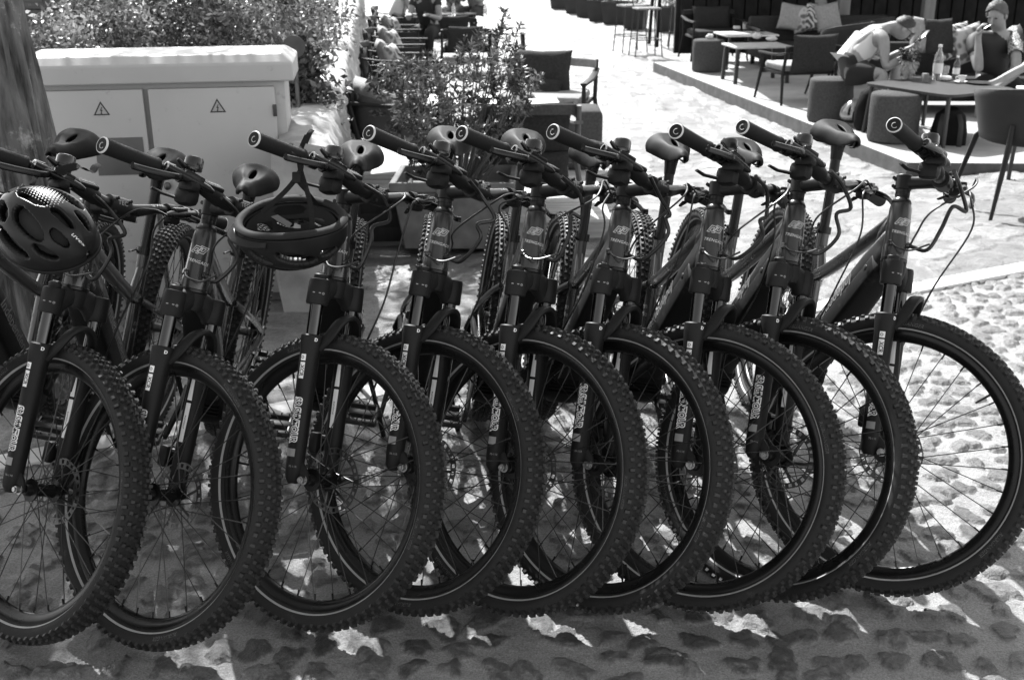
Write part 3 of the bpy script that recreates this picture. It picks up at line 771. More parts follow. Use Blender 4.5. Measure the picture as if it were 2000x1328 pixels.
def grid_mesh(name, xs, ys, zfun, mats, attrs=True):
    X, Y = np.meshgrid(xs, ys); Z, A, Bv = zfun(X, Y)
    n, m = X.shape; co = np.stack([X, Y, Z], -1).reshape(-1, 3).astype(np.float32)
    me = bpy.data.meshes.new(name); me.vertices.add(n * m); me.vertices.foreach_set('co', co.ravel())
    idx = np.arange(n * m).reshape(n, m)
    q = np.stack([idx[:-1, :-1], idx[:-1, 1:], idx[1:, 1:], idx[1:, :-1]], -1).reshape(-1, 4)
    keep = np.isfinite(co[:, 2])[q].all(1); q = q[keep]
    co[~np.isfinite(co)] = -5; me.vertices.foreach_set('co', co.ravel())
    nf = len(q); me.loops.add(nf * 4); me.loops.foreach_set('vertex_index', q.ravel().astype(np.int32))
    me.polygons.add(nf); me.polygons.foreach_set('loop_start', np.arange(0, nf * 4, 4, dtype=np.int32))
    me.polygons.foreach_set('loop_total', np.full(nf, 4, np.int32)); me.polygons.foreach_set('use_smooth', np.ones(nf, bool))
    at = me.attributes.new('stone', 'FLOAT', 'POINT'); at.data.foreach_set('value', np.nan_to_num(A).ravel().astype(np.float32))
    at = me.attributes.new('tone', 'FLOAT', 'POINT'); at.data.foreach_set('value', np.nan_to_num(Bv).ravel().astype(np.float32))
    me.update(calc_edges=True); me.materials.append(mats)
    o = bpy.data.objects.new(name, me); COL.objects.link(o); return o
def sdist(X, Y): return (X - LA.x) * LN.x + (Y - LA.y) * LN.y
def gzn(X, Y):
    t = np.clip((sdist(X, Y) - .25) / 3.0, 0, 1); return Z_PLAZA * t * t * (3 - 2 * t)
def paving_mat(name, mortar, stone, bump, blotch=0.0):
    m, nt, b = nt_of(name); N, L = nt.nodes, nt.links
    a = N.new('ShaderNodeAttribute'); a.attribute_name = 'stone'; t = N.new('ShaderNodeAttribute'); t.attribute_name = 'tone'
    tc = N.new('ShaderNodeTexCoord')
    def noise(sc, det, lo, hi, o0, o1, rough=.6):
        z = N.new('ShaderNodeTexNoise'); z.inputs['Scale'].default_value = sc; z.inputs['Detail'].default_value = det; z.inputs['Roughness'].default_value = rough
        L.new(tc.outputs['Object'], z.inputs['Vector'])
        r = N.new('ShaderNodeMapRange'); r.inputs[1].default_value = lo; r.inputs[2].default_value = hi; r.inputs[3].default_value = o0; r.inputs[4].default_value = o1
        L.new(z.outputs[0], r.inputs[0]); return z, r.outputs[0]
    def math_(op, x, y):
        q = N.new('ShaderNodeMath'); q.operation = op
        for i, v in enumerate((x, y)):
            if isinstance(v, (int, float)): q.inputs[i].default_value = v
            else: L.new(v, q.inputs[i])
        return q.outputs[0]
    z1, n1 = noise(48, 9, .3, .7, .4, 1.6); z2, n2 = noise(6, 6, .3, .7, .82, 1.18); z3, n3 = noise(190, 5, .35, .65, .6, 1.4, .75)
    tone = N.new('ShaderNodeMapRange'); tone.inputs[3].default_value = stone * .5; tone.inputs[4].default_value = stone * 1.8
    L.new(t.outputs['Fac'], tone.inputs[0])
    st_ = math_('MULTIPLY', tone.outputs[0], math_('MULTIPLY', n1, n3))
    z4, dust = noise(24, 9, .55, .66, 0, .6, .8)
    mo = math_('MULTIPLY', mortar, math_('MULTIPLY', n2, n3))
    if blotch:
        z5, bl = noise(3.2, 9, .48, .66, 1.0, 1 - blotch, .72); mo = math_('MULTIPLY', mo, bl); st_ = math_('MULTIPLY', st_, bl)
    fac = math_('MULTIPLY', a.outputs['Fac'], math_('SUBTRACT', 1.0, dust))
    mx = N.new('ShaderNodeMix'); mx.data_type = 'FLOAT'; L.new(fac, mx.inputs[0]); L.new(mo, mx.inputs[2]); L.new(st_, mx.inputs[3])
    L.new(mx.outputs[0], b.inputs['Base Color']); b.inputs['Specular IOR Level'].default_value = .75
    rg = N.new('ShaderNodeMapRange'); rg.inputs[3].default_value = .85; rg.inputs[4].default_value = .38; L.new(fac, rg.inputs[0]); L.new(rg.outputs[0], b.inputs['Roughness'])
    hz = math_('ADD', math_('MULTIPLY', z1.outputs[0], 1.0), math_('MULTIPLY', z3.outputs[0], .5))
    bp = N.new('ShaderNodeBump'); bp.inputs['Strength'].default_value = bump; bp.inputs['Distance'].default_value = .009
    L.new(hz, bp.inputs['Height']); L.new(bp.outputs[0], b.inputs['Normal']); return m
def sm(v): v = np.clip(v, 0, 1); return v * v * (3 - 2 * v)
def cobble_z(X, Y):
    q, r = stones(X, Y, .098, .405)
    mask = sm(q / .05); dome = np.sqrt(np.clip(q, 0, 1) * 1.15)
    mask = mask * (hsh((r * 65535).astype(np.int64), (r * 0).astype(np.int64), 3) > .06)
    z = gzn(X, Y) + (dome * .0085 * (.5 + r) + .006) * mask + (fbm(X * 3, Y * 3, 3, 2) - .5) * .018 + (fbm(X * 30, Y * 30, 4, 11) - .5) * .007 - .012
    z = np.where(sdist(X, Y) > .012, np.nan, z); return z, mask, r
xs = np.concatenate([np.linspace(-7, -1.9, 80)[:-1], np.linspace(-1.9, 2.8, 900)[:-1], np.linspace(2.8, 8, 80)])
ys = np.concatenate([np.linspace(-3, 1.9, 90)[:-1], np.linspace(1.9, 4.0, 420)[:-1], np.linspace(4.0, 5.7, 230)[:-1], np.linspace(5.7, 9.0, 60)])
cob = grid_mesh('cobbled_pavement', xs, ys, cobble_z, paving_mat('cobbles', .225, .060, 1.0)); tag(cob, kind='structure')
def plaza_z(X, Y):
    q, r = stones(X, Y, .30, .50, (.75, 1.3)); mask = sm(q / .12)
    z = gzn(X, Y) + mask * .011 * (.4 + r) + (fbm(X * 2.2, Y * 2.2, 4, 21) - .5) * .05 + (fbm(X * 11, Y * 11, 3, 31) - .5) * .016 - .012
    z = np.where(sdist(X, Y) < .085, np.nan, z); return z, mask * .8, r
xs = np.concatenate([np.linspace(-14, -3, 60)[:-1], np.linspace(-3, 4.2, 520)[:-1], np.linspace(4.2, 14, 60)])
ys = np.concatenate([np.linspace(-1, 3.0, 50)[:-1], np.linspace(3.0, 10, 520)[:-1], np.linspace(10, 34, 260)])
pl = grid_mesh('plaza_paving', xs, ys, plaza_z, paving_mat('plaza_stone', .150, .100, 1.0, .5)); tag(pl, kind='structure')
k = MB()
for i in range(-9, 9):
    a = LA + LD * (i * .9 + .008 + .22); c = a + LD * .442 * 1
    T = frame(c + LN * .055 - Vector((0, 0, .045)), LD, (0, 0, 1)); k.box((0, 0, 0), (.884, .118, .10), T, bev=.006)
tag(k.build('kerb_strip', mat('pale_kerb_stone', .52, .7, var=.12, bump=.3, bscale=90, dirt=.05)), kind='structure')
g = MB(); g.box((0, 60, -.75), (320, 320, .5)); tag(g.build('ground', mat('far_ground', .3, .9)), kind='structure')

# ------------------------------------------------------------------ foliage
def leaf_mesh(name, pos, dirs, L, W, mats, parent=None, seed=1, up_bias=.3, tone=None):
    """one small bent leaf (two quads sharing a midrib) per position"""
    rs = np.random.RandomState(seed); n = len(pos); pos = np.asarray(pos); d = np.asarray(dirs, float)
    d /= np.linalg.norm(d, axis=1)[:, None] + 1e-9
    r = rs.normal(size=(n, 3)) * .8 + np.array([0, 0, up_bias]); s = np.cross(d, r); s /= np.linalg.norm(s, axis=1)[:, None] + 1e-9
    nn = np.cross(s, d); l = L * rs.uniform(.65, 1.25, (n, 1)); w = W * rs.uniform(.7, 1.2, (n, 1))
    a = pos; m = pos + d * l * .5 + nn * l * .05; t = pos + d * l - nn * l * .10
    p1 = pos + d * l * .45 + s * w + nn * w * .4; p2 = pos + d * l * .45 - s * w + nn * w * .4
    V = np.stack([a, p1, t, p2, m], 1).reshape(-1, 3)
    i = np.arange(n)[:, None] * 5
    F = np.concatenate([i + np.array([[0, 4, 1]]), i + np.array([[1, 4, 2]]), i + np.array([[0, 3, 4]]), i + np.array([[3, 2, 4]])], 1).reshape(-1, 3)
    me = bpy.data.meshes.new(name); me.vertices.add(len(V)); me.vertices.foreach_set('co', V.astype(np.float32).ravel())
    nf = len(F); me.loops.add(nf * 3); me.loops.foreach_set('vertex_index', F.ravel().astype(np.int32))
    me.polygons.add(nf); me.polygons.foreach_set('loop_start', np.arange(0, nf * 3, 3, dtype=np.int32)); me.polygons.foreach_set('loop_total', np.full(nf, 3, np.int32))
    me.update(calc_edges=True); me.materials.append(mats)
    at_ = me.attributes.new('tone', 'FLOAT', 'FACE'); at_.data.foreach_set('value', np.repeat(np.ones(n) if tone is None else np.asarray(tone), 4).astype(np.float32))
    o = bpy.data.objects.new(name, me); COL.objects.link(o)
    if parent: o.parent = parent
    return o
BARK = mat('bark', .085, .85, var=.85, vscale=26, stretch=(1, 1, .2), bump=1.0, bscale=42, bdist=.02, dirt=.22, dsc=6, dlo=.57)
TWIG = mat('twig_bark', .07, .8, var=.3)
def shrub(name, label, cat, base, rad, h, clumps, per, L, W, leafm, seed, group=None, whorl=True, hollow=.25, rot=0, cut=None):
    rs = np.random.RandomState(seed); root = empty(name, base); tag(root, label, cat, group)
    cl = []
    while len(cl) < clumps:
        p = rs.uniform(-1, 1, 3)
        rr = np.linalg.norm(p)
        if rr > 1 or rr < hollow: continue
        lump = .72 + .55 * vnoise(np.array(p[0] * 2.1 + 9 + seed), np.array(p[1] * 2.1 + p[2] * 1.7 + 5), seed)
        if rr > lump or (cut and cut(p)): continue
        cl.append(np.array([p[0] * rad[0], p[1] * rad[1], h * (.55 + p[2] * .5)]))
    P_, D_, T_ = [], [], []; st = MB()
    for c in cl:
        tn_ = rs.uniform(.3, 1.6) ** 1.5; pc_ = int(per * rs.uniform(.4, 1.3))
        out = c - np.array([0, 0, h * .2]); out = out / (np.linalg.norm(out) + 1e-6)
        ln = L * rs.uniform(1.0, 2.4)
        T_ += [tn_] * pc_
        for k in range(pc_):
            f = rs.uniform(0, 1); v = rs.normal(size=3); v -= out * v.dot(out); v /= np.linalg.norm(v) + 1e-6
            P_.append(c + out * ln * (f - .5) + rs.normal(size=3) * L * (.05 if whorl else 1.05)); D_.append(v * rs.uniform(.5, 1) + out * rs.uniform(.1, .9))
        if rs.uniform() < .3:
            a = np.array([c[0] * .15, c[1] * .15, 0.0]); m = a * .5 + c * .5 + np.array([0, 0, -.08 * h]); st.sweep([a, m, c], [.008, .005, .002], 5)
    leaf_mesh('foliage', P_, D_, L, W, leafm, root, seed, tone=T_)
    if st.v: st.build('stems', TWIG, root)
    return root
def tree(name, label, base, r0, path, limbs, crown, nclump, per, L, leafm, seed, group=None):
    rs = np.random.RandomState(seed); root = empty(name, base); tag(root, label, 'tree', group)
    t = MB(); pts = spline(path, 16); n = 96; k = len(pts)
    vs = []
    for i, p in enumerate(pts):
        f = i / (k - 1); r = r0 * (1 - .55 * f) * (1 + .35 * max(0, .12 - f) / .12)
        for j in range(n):
            th = 2 * math.pi * j / n
            rg_ = (1 - min(1, abs(mnoise.noise(Vector((math.cos(th) * 5.5, math.sin(th) * 5.5, p.z * 1.1 + seed)))) * 2.2)) ** 4
            gr = -.10 * rg_ + mnoise.noise(Vector((math.cos(th) * 2.2, math.sin(th) * 2.2, p.z * .9 + seed))) * .12 + mnoise.noise(Vector((math.cos(th) * 9, math.sin(th) * 9, p.z * 1.6))) * .09 + mnoise.noise(Vector((math.cos(th) * 24, math.sin(th) * 24, p.z * 5))) * .04
            vs.append((p.x + r * (1 + gr) * math.cos(th), p.y + r * (1 + gr) * math.sin(th), p.z))
    fs = [(i * n + j, i * n + (j + 1) % n, (i + 1) * n + (j + 1) % n, (i + 1) * n + j) for i in range(k - 1) for j in range(n)]
    t.add(vs, fs)
    for a, m, e, r in limbs: t.sweep(spline([a, m, e], 6), [r * (1 - .07 * i) for i in range(13)], 8)
    t.build('trunk', BARK, root, angle=70)
    P_, D_ = [], []
    for (c, R) in crown:
        for _ in range(nclump):
            v = rs.normal(size=3); v /= np.linalg.norm(v); q = np.array(c) + v * np.array(R) * rs.uniform(.35, 1) ** .5
            for _ in range(per):
                P_.append(q + rs.normal(size=3) * L * 1.5); D_.append(rs.normal(size=3) + v * .6)
    if P_: leaf_mesh('crown', P_, D_, L, L * .22, leafm, root, seed)
    return root

LEAF_A = leaf_mat('shrub_leaf', .085); LEAF_B = leaf_mat('oleander_leaf', .085, .35); LEAF_C = leaf_mat('tree_leaf', .07, .3)
LEAF_D = leaf_mat('pale_shrub_leaf', .15, .4)

# tree at the left edge
tb = P(18, 400, 4.15); tz = gz(tb.x, tb.y)
tree('shade_tree', 'thick rough trunk at the left edge with pale worn patches', (tb.x, tb.y, tz), .235,
     [(.0, 0, -.05), (.0, 0, .5), (-.02, .02, 1.2), (-.08, .05, 2.2), (-.15, .1, 3.2), (-.2, .2, 4.2)],
     [((-.2, .1, 3.0), (-1, .3, 3.6), (-1.8, .6, 4.4), .08), ((-.2, .15, 3.4), (.5, .8, 4.1), (1.0, 1.2, 4.9), .07), ((-.2, .1, 3.2), (-.3, -.8, 4), (-.2, -1.5, 4.8), .06)],
     [((-.6, .3, 5.0), (1.7, 1.6, .9))], 420, 12, .085, LEAF_C, 3)
# raised bed with shrubs behind the cabinet
BED = .35
def bed_z(X, Y):
    z = BED + (fbm(X * 1.5, Y * 1.5, 4, 3) - .5) * .18
    a_ = G(652, 292, .70); b_ = G(702, 0, .70); ln_ = math.hypot(b_.x - a_.x, b_.y - a_.y)
    z = np.where(((X - a_.x) * (b_.y - a_.y) - (Y - a_.y) * (b_.x - a_.x)) / ln_ > -.12, np.nan, z)
    return z, X * 0, X * 0
bd = grid_mesh('planting_bed', np.linspace(-9, -1.15, 60), np.linspace(5.75, 24, 80), bed_z, mat('bed_soil', .11, .95, var=.4, bump=1, bscale=25)); tag(bd, kind='structure')
SHR = [ # photo x, y of the middle of the crown, depth, half width m, height m, leaf kind
    (165, 85, 6.9, .42, .55, 'D', 'pale feathery shrub beside the trunk, just above the cabinet lid'),
    (300, 55, 7.6, .60, .95, 'A', 'dark leafy shrub above the left half of the cabinet lid'),
    (455, 40, 7.2, .50, .85, 'A', 'shrub in front of the thin leaning trunk behind the cabinet'),
    (540, 60, 6.9, .44, .80, 'D', 'pale shrub above the right corner of the cabinet lid'),
    (588, 175, 6.3, .17, .60, 'A', 'narrow shrub between cabinet side and stone wall'),
    (555, 50, 8.4, .34, .70, 'A', 'shrub spilling over the far stretch of the stone wall'),
    (290, 5, 9.2, .55, 1.1, 'A', 'tall dark shrub before the boarded hut'),
    (500, 0, 9.6, .8, 1.2, 'A', 'tall shrub behind the round dark sign back'),
    (585, 10, 11.0, .36, .8, 'D', 'small pale shrub at the far end of the wall top'),
    (350, -10, 10.6, .9, 1.4, 'A', 'tall shrub directly left of the leaning trunk'),
]
for i, (px, py, dp, hw_, hh, kd, lab) in enumerate(SHR):
    c = P(px, py, dp); b0 = Vector((c.x, c.y, c.z - hh * .55))
    shrub('shrub', lab, 'shrub', b0, (hw_, hw_ * .8, 1), hh, int((60 + 80 * hw_) * (1.0, .8, 1.25)[i % 3]), 44, (.044, .058, .032)[i % 3], (.0105, .0125, .008)[i % 3], LEAF_A if kd == 'A' else LEAF_D, 40 + i, 'shrubs in the raised bed', whorl=False)
def off(px, py, dp, z): c = P(px, py, dp); return Vector((c.x, c.y, z))
t1 = off(398, 60, 8.6, BED)
tree('bed_tree', 'dark trunk rising behind the middle of the cabinet', t1, .085, [(0, 0, -.1), (.0, 0, .6), (-.05, 0, 1.6), (-.1, .05, 3.0), (-.1, .1, 4.2)],
     [((-.1, 0, 2.6), (-.8, .1, 3.5), (-1.5, .2, 4.4), .045), ((-.1, 0, 2.9), (.5, -.4, 3.9), (1.1, -.7, 4.6), .04), ((-.1, 0, 2.4), (-.3, -.7, 3.4), (-.5, -1.4, 4.3), .045)],
     [((-.5, -.3, 4.6), (1.9, 1.5, .8)), ((-.9, -1.1, 4.0), (1.2, 1.1, .6)), ((-.40, -1.5, 4.5), (1.05, .8, .5)), ((-.9, -1.9, 4.4), (1.0, .8, .5))], 230, 12, .09, LEAF_C, 8)
t2 = off(432, 60, 8.2, BED)
tree('bed_tree', 'thin pale leaning trunk right of the dark trunk behind the cabinet', t2, .045, [(.08, 0, -.1), (0, 0, .6), (-.12, 0, 1.5), (-.05, .0, 3.0), (.1, 0, 4.0)],
     [((-.05, 0, 2.9), (.5, .3, 3.6), (.9, .5, 4.4), .03)], [((.2, .2, 4.3), (1.0, .9, .6))], 150, 12, .08, LEAF_C, 12)
# boarded hut and round sign back
h0 = off(90, 20, 13.0, BED)
hut = MB()
for i in range(16): hut.box((h0.x - .6, h0.y, BED - .1 + i * .125), (2.6, .05, .115), bev=.006)
hut.box((h0.x - .6, h0.y + .9, BED + .9), (2.5, 1.7, 2.0)); hr = empty('garden_hut'); tag(hr, 'dark hut of horizontal boards at the top left, behind the shrubs', 'hut')
hut.build('wall', mat('weathered_boards', .085, .85, var=.35, stretch=(.3, 1, 6), bump=.4, bscale=30), hr)
rf = MB(); rf.box((h0.x - .6, h0.y + .8, BED + 2.0), (3.0, 2.2, .08), Matrix.Identity(4)); rf.build('roof', mat('hut_roof', .1, .8), hr)
sp = P(574, 92, 6.0); sr = empty('round_sign', (sp.x, sp.y, BED)); tag(sr, 'dark round sign back on a thin post beside the cabinet lid', 'sign')
q = MB(); q.lathe([(.001, -.004), (.060, -.004), (.062, 0), (.060, .004), (.001, .004)], 32, frame((0, 0, sp.z - BED), (1, 0, 0), (0, 1, 0))); q.build('disc', mat('sign_back', .06, .5, .3), sr)
q = MB(); q.sweep([(0, .012, -.1), (0, .012, sp.z - BED + .04)], .012, 8); q.build('post', mat('sign_post', .12, .5, .8), sr)

# ------------------------------------------------------------------ low stone wall
WA = G(652, 292, .70); WB_ = G(702, 0, .70); wd = (WB_ - WA); wd.z = 0; wlen = wd.length + 6; wd.normalize(); wn_ = Vector((wd.y, -wd.x, 0))   # wn_ points to the plaza
wv, wf = [], []; prof = [(-.30, .0)] + [(-.30, z) for z in (.3, .6, .8)] + [(-.29, .90), (-.26, .93), (-.20, .94), (-.12, .935), (-.03, .915), (.0, .86)] + [(.012 + .05 * (1 - z / .8), z) for z in [.84 - .03 * k for k in range(29)]]
NS = 520
for i in range(NS):
    s_ = -.0 + wlen * (i / (NS - 1)) ** 1.4; c = WA + wd * s_
    for (o_, z) in prof:
        p = Vector((c.x, c.y, Z_PLAZA)) + wn_ * o_ + Vector((0, 0, z))
        q3 = Vector((p.x * 4.2, p.y * 4.2, p.z * 7.5)) + mnoise.noise_vector(p * 5) * .45; vd = mnoise.voronoi(q3)[0]
        nz = mnoise.noise(p * 3.1) * .03 + mnoise.noise(p * 11) * .014 + mnoise.noise(p * 27) * .010
        cellz = (.035 if z < .86 else .012) * (min((vd[1] - vd[0]) * 2.2, 1) - 1) 
        d_ = wn_ if o_ > -.02 else (-wn_ if o_ < -.285 else Vector((0, 0, 1)))
        wv.append(p + d_ * (nz + cellz) + Vector((0, 0, mnoise.noise(p * 1.1) * .03 if z > .5 else 0)))
np_ = len(prof)
for i in range(NS - 1):
    for j in range(np_ - 1): wf.append((i * np_ + j, i * np_ + j + 1, (i + 1) * np_ + j + 1, (i + 1) * np_ + j))
wf.append(tuple(range(np_))); wf.append(tuple((NS - 1) * np_ + j for j in range(np_ - 1, -1, -1)))
w = MB(); w.add(wv, wf)
tag(w.build('stone_wall', mat('old_wall_stone', .34, .9, var=.35, vscale=5, bump=1.0, bscale=28, dirt=.1), angle=80), 'low rough stone wall with sunlit top running back between the shrubs and the cafe seats', 'wall')

# ------------------------------------------------------------------ utility cabinet
cR = G(557, 112, 1.09); cL = G(30, 122, 1.09); cx = (cR - cL); cx.z = 0; CWd = cx.length; cx.normalize(); cy = Vector((-cx.y, cx.x, 0))
CB = gz(cR.x - .5, cR.y) - .01
cab = empty('utility_cabinet', (cL.x, cL.y, CB), math.atan2(cx.y, cx.x)); tag(cab, 'pale two door electrical cabinet with sloped lid behind the left bikes', 'cabinet')
M_CAB = mat('cabinet_paint', .375, .45, var=.06, vscale=3, bump=.06, bscale=200, dirt=-.10, rvar=.08); M_CABG = mat('cabinet_gap', .10, .7)
CH = 1.09 - CB; CD = .36
b = MB(); b.box((CWd / 2, CD / 2 + .015, CH / 2 + .02), (CWd - .03, CD - .03, CH - .10), bev=.004); b.build('body', M_CAB, cab)
b = MB(); b.box((CWd / 2, CD / 2 + .02, .03), (CWd - .06, CD - .06, .12), bev=.006); b.build('plinth', mat('plinth_concrete', .28, .85, bump=.5), cab)
lid = MB(); e = .035
z0, z1, z2 = CH - .105, CH - .01, CH + .018
lid.add([(-e, -.035, z0), (CWd + e, -.035, z0), (CWd + e, CD + .03, z0), (-e, CD + .03, z0), (-e, -.035, z1 - .012), (CWd + e, -.035, z1 - .012), (CWd + e, CD + .03, z1), (-e, CD + .03, z1),
         (-e + .06, .012, z2), (CWd + e - .05, .012, z2), (CWd + e - .05, CD, z2 + .005), (-e + .06, CD, z2 + .005)],
        [(0, 3, 2, 1), (0, 1, 5, 4), (1, 2, 6, 5), (2, 3, 7, 6), (3, 0, 4, 7), (4, 5, 9, 8), (5, 6, 10, 9), (6, 7, 11, 10), (7, 4, 8, 11), (8, 9, 10, 11)])
lo_ = lid.build('lid', M_CAB, cab, angle=20); bvm = lo_.modifiers.new('bevel', 'BEVEL'); bvm.width = .008; bvm.segments = 3; bvm.limit_method = 'ANGLE'
split = (Vector(G(290, 160, .98)) - cL).dot(cx)
for nm, x0, x1 in (('l', .02, split - .012), ('r', split + .012, CWd - .06)):
    d = MB(); d.box(((x0 + x1) / 2, -.004, (CH - .02) / 2 - .02), (x1 - x0, .03, CH - .20), bev=.005); dr = d.build('door', M_CAB, cab)
    # warning triangle
    cxp = (Vector(G(193, 205, .9)) - cL).dot(cx) if nm == 'l' else (Vector(G(426, 195, .9)) - cL).dot(cx)
    q = MB(); zc = CH - .222; yf = -.0195; Rr = .043
    tri = lambda r: [(cxp + r * math.cos(R_(90 + 120 * k)), yf, zc + r * math.sin(R_(90 + 120 * k))) for k in range(3)]
    q.mi = 0; q.add(tri(Rr), [(0, 1, 2)]); q.mi = 1; q.add([(x, yf - .0006, z) for x, _, z in tri(Rr * .72)], [(0, 1, 2)])
    q.mi = 0; bolt = [(.002, .017), (-.007, -.001), (-.001, -.001), (-.004, -.012), (-.007, -.011), (.000, -.019), (.003, -.010), (.0005, -.0108), (.006, .004), (.000, .004), (.006, .017)]
    q.add([(cxp + x, yf - .0012, zc + z * .95) for x, z in bolt], [tuple(range(len(bolt)))])
    q.build('warning_sign', [mat('sign_black', .02, .5), mat('sign_yellow_grey', .34, .5)], dr, smooth=False)
    if nm == 'l':
        q = MB(); pL, pR = (Vector(G(148, 245, .85)) - cL).dot(cx), (Vector(G(246, 245, .85)) - cL).dot(cx)
        q.box(((pL + pR) / 2, -.020, CH - .435), (pR - pL, .003, .175), bev=.001); q.build('notice_plate', mat('dark_notice_plate', .09, .45, var=.1), dr)
        q = MB(); hx = (Vector(G(290, 367, .6)) - cL).dot(cx); q.ell((hx, -.030, CH - .58), (.017, .012, .020), 14); q.sweep([(hx, -.018, CH - .58), (hx, -.04, CH - .59)], .006, 8); q.build('handle', M_DSTEEL, dr)
    else:
        q = MB(); q.box((x1 - .004, -.021, CH - .24), (.018, .012, .055), bev=.002); q.build('hinge', mat('hinge_dark', .06, .5, .5), dr)

# ------------------------------------------------------------------ cafe: platforms, furniture
Z_PF, Z_DK = -.08, 0.0
PA, PB = G(1276, 122, Z_PF), G(1772, 318, Z_PF)
poly = [(PA.x, PA.y), (PB.x, PB.y), (9.0, PB.y - .4), (9.5, PA.y + .2)]
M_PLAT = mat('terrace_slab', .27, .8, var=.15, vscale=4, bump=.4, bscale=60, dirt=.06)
b = MB(); b.prism(poly, .3, Matrix.Translation((0, 0, Z_PF - .15))); b.m = [0, 0] + [1] * (len(b.f) - 2); o = b.build('terrace', [M_PLAT, mat('terrace_side_shade', .085, .85, var=.3, bump=.5, bscale=40, dirt=.05)], smooth=False); tag(o, kind='structure')  # side faces: same slab made darker, the fascia's shade is put into their colour
dv0 = G(1195, 428, Z_DK)
b = MB()
for i in range(17):
    y0 = dv0.y + i * .146; b.box((dv0.x - .95, y0 + .07, Z_DK - .012), (1.9, .138, .024), bev=.003)
b.box((dv0.x - .95, dv0.y + 1.24, Z_DK - .13), (1.88, 2.40, .20))
tag(b.build('wooden_deck', mat('deck_boards', .36, .75, var=.25, vscale=5, stretch=(.25, 6, 6), bump=.4, bscale=30, dirt=.06)), 'low pale plank deck under the left cafe seats', 'deck')

M_DWOOD = mat('dark_wood', .018, .45, spec=.14, var=.3, vscale=6, stretch=(6, 6, .6), rvar=.1); M_WOOD = mat('teak_wood', .07, .5, var=.3, vscale=6, stretch=(6, 6, .6), rvar=.1)
M_FAB = mat('grey_felt', .062, .95, spec=.14, var=.22, vscale=60, bump=.6, bscale=400); M_FABD = mat('charcoal_fabric', .030, .95, spec=.14, var=.25, vscale=60, bump=.6, bscale=400)
M_FABL = mat('pale_linen', .24, .95, var=.15, vscale=40, bump=.5, bscale=300); M_WHITE = mat('white_table_top', .62, .35, var=.06, rvar=.1)
M_SHELL = mat('grey_shell_plastic', .028, .5, spec=.14, var=.08); M_SHELLD = mat('inner_felt', .02, .9); M_BLKST = mat('black_powder_coat', .016, .45, var=.2)
M_GLASS = mat('clear_glass', .8, .06, var=.02, trans=.9); M_CERAM = mat('white_ceramic', .6, .25, var=.04)
M_PAT = None
def pattern_mat(name, a, b_, scale, kind):
    m, nt, b = nt_of(name); N, L = nt.nodes, nt.links; tc = N.new('ShaderNodeTexCoord')
    if kind == 'wave':
        t = N.new('ShaderNodeTexWave'); t.inputs['Scale'].default_value = scale; t.inputs['Distortion'].default_value = 9; t.inputs['Detail'].default_value = 2; t.bands_direction = 'DIAGONAL'
    else:
        t = N.new('ShaderNodeTexVoronoi'); t.inputs['Scale'].default_value = scale
    L.new(tc.outputs['Object'], t.inputs['Vector'])
    r = N.new('ShaderNodeValToRGB'); r.color_ramp.elements[0].color = grey(a); r.color_ramp.elements[1].color = grey(b_); r.color_ramp.elements[0].position = .35; r.color_ramp.elements[1].position = .6
    L.new(t.outputs['Fac'] if kind == 'wave' else t.outputs['Distance'], r.inputs[0]); L.new(r.outputs[0], b.inputs['Base Color']); b.inputs['Roughness'].default_value = .95; return m
M_PATA = pattern_mat('leaf_print_cloth', .06, .42, 9, 'wave'); M_PATB = pattern_mat('spot_print_cloth', .10, .38, 16, 'v')

def pillow(name, label, loc, size, rot, m, group=None, puff=.5):
    n = 17; vs = []; fs = []
    for sg in (1, -1):
        for i in range(n):
            for j in range(n):
                u, v = 2 * i / (n - 1) - 1, 2 * j / (n - 1) - 1
                e = (1 - u ** 4) * (1 - v ** 4); pin = 1 - .10 * (1 - abs(u * v)) * (abs(u) ** 3 + abs(v) ** 3) * .8
                wr = .05 * mnoise.noise(Vector((u * 2.3 + size[0] * 9, v * 2.3 + sg, loc[0] * 3)))
                vs.append((u * size[0] / 2 * pin, sg * size[2] / 2 * (max(e, 0) ** puff) * (1 + wr * 3), v * size[1] / 2 * pin))
    for k in range(2):
        o_ = k * n * n
        for i in range(n - 1):
            for j in range(n - 1): fs.append((o_ + i * n + j, o_ + (i + 1) * n + j, o_ + (i + 1) * n + j + 1, o_ + i * n + j + 1))
    b = MB(); b.add(vs, fs); bm = None
    o = b.build(name, m, angle=60); bmm = bmesh.new(); bmm.from_mesh(o.data); bmesh.ops.remove_doubles(bmm, verts=bmm.verts[:], dist=.0004); bmesh.ops.recalc_face_normals(bmm, faces=bmm.faces[:]); bmm.to_mesh(o.data); bmm.free()
    for p in o.data.polygons: p.use_smooth = True
    o.location = loc; o.rotation_euler = rot; tag(o, label, 'cushion', group); return o
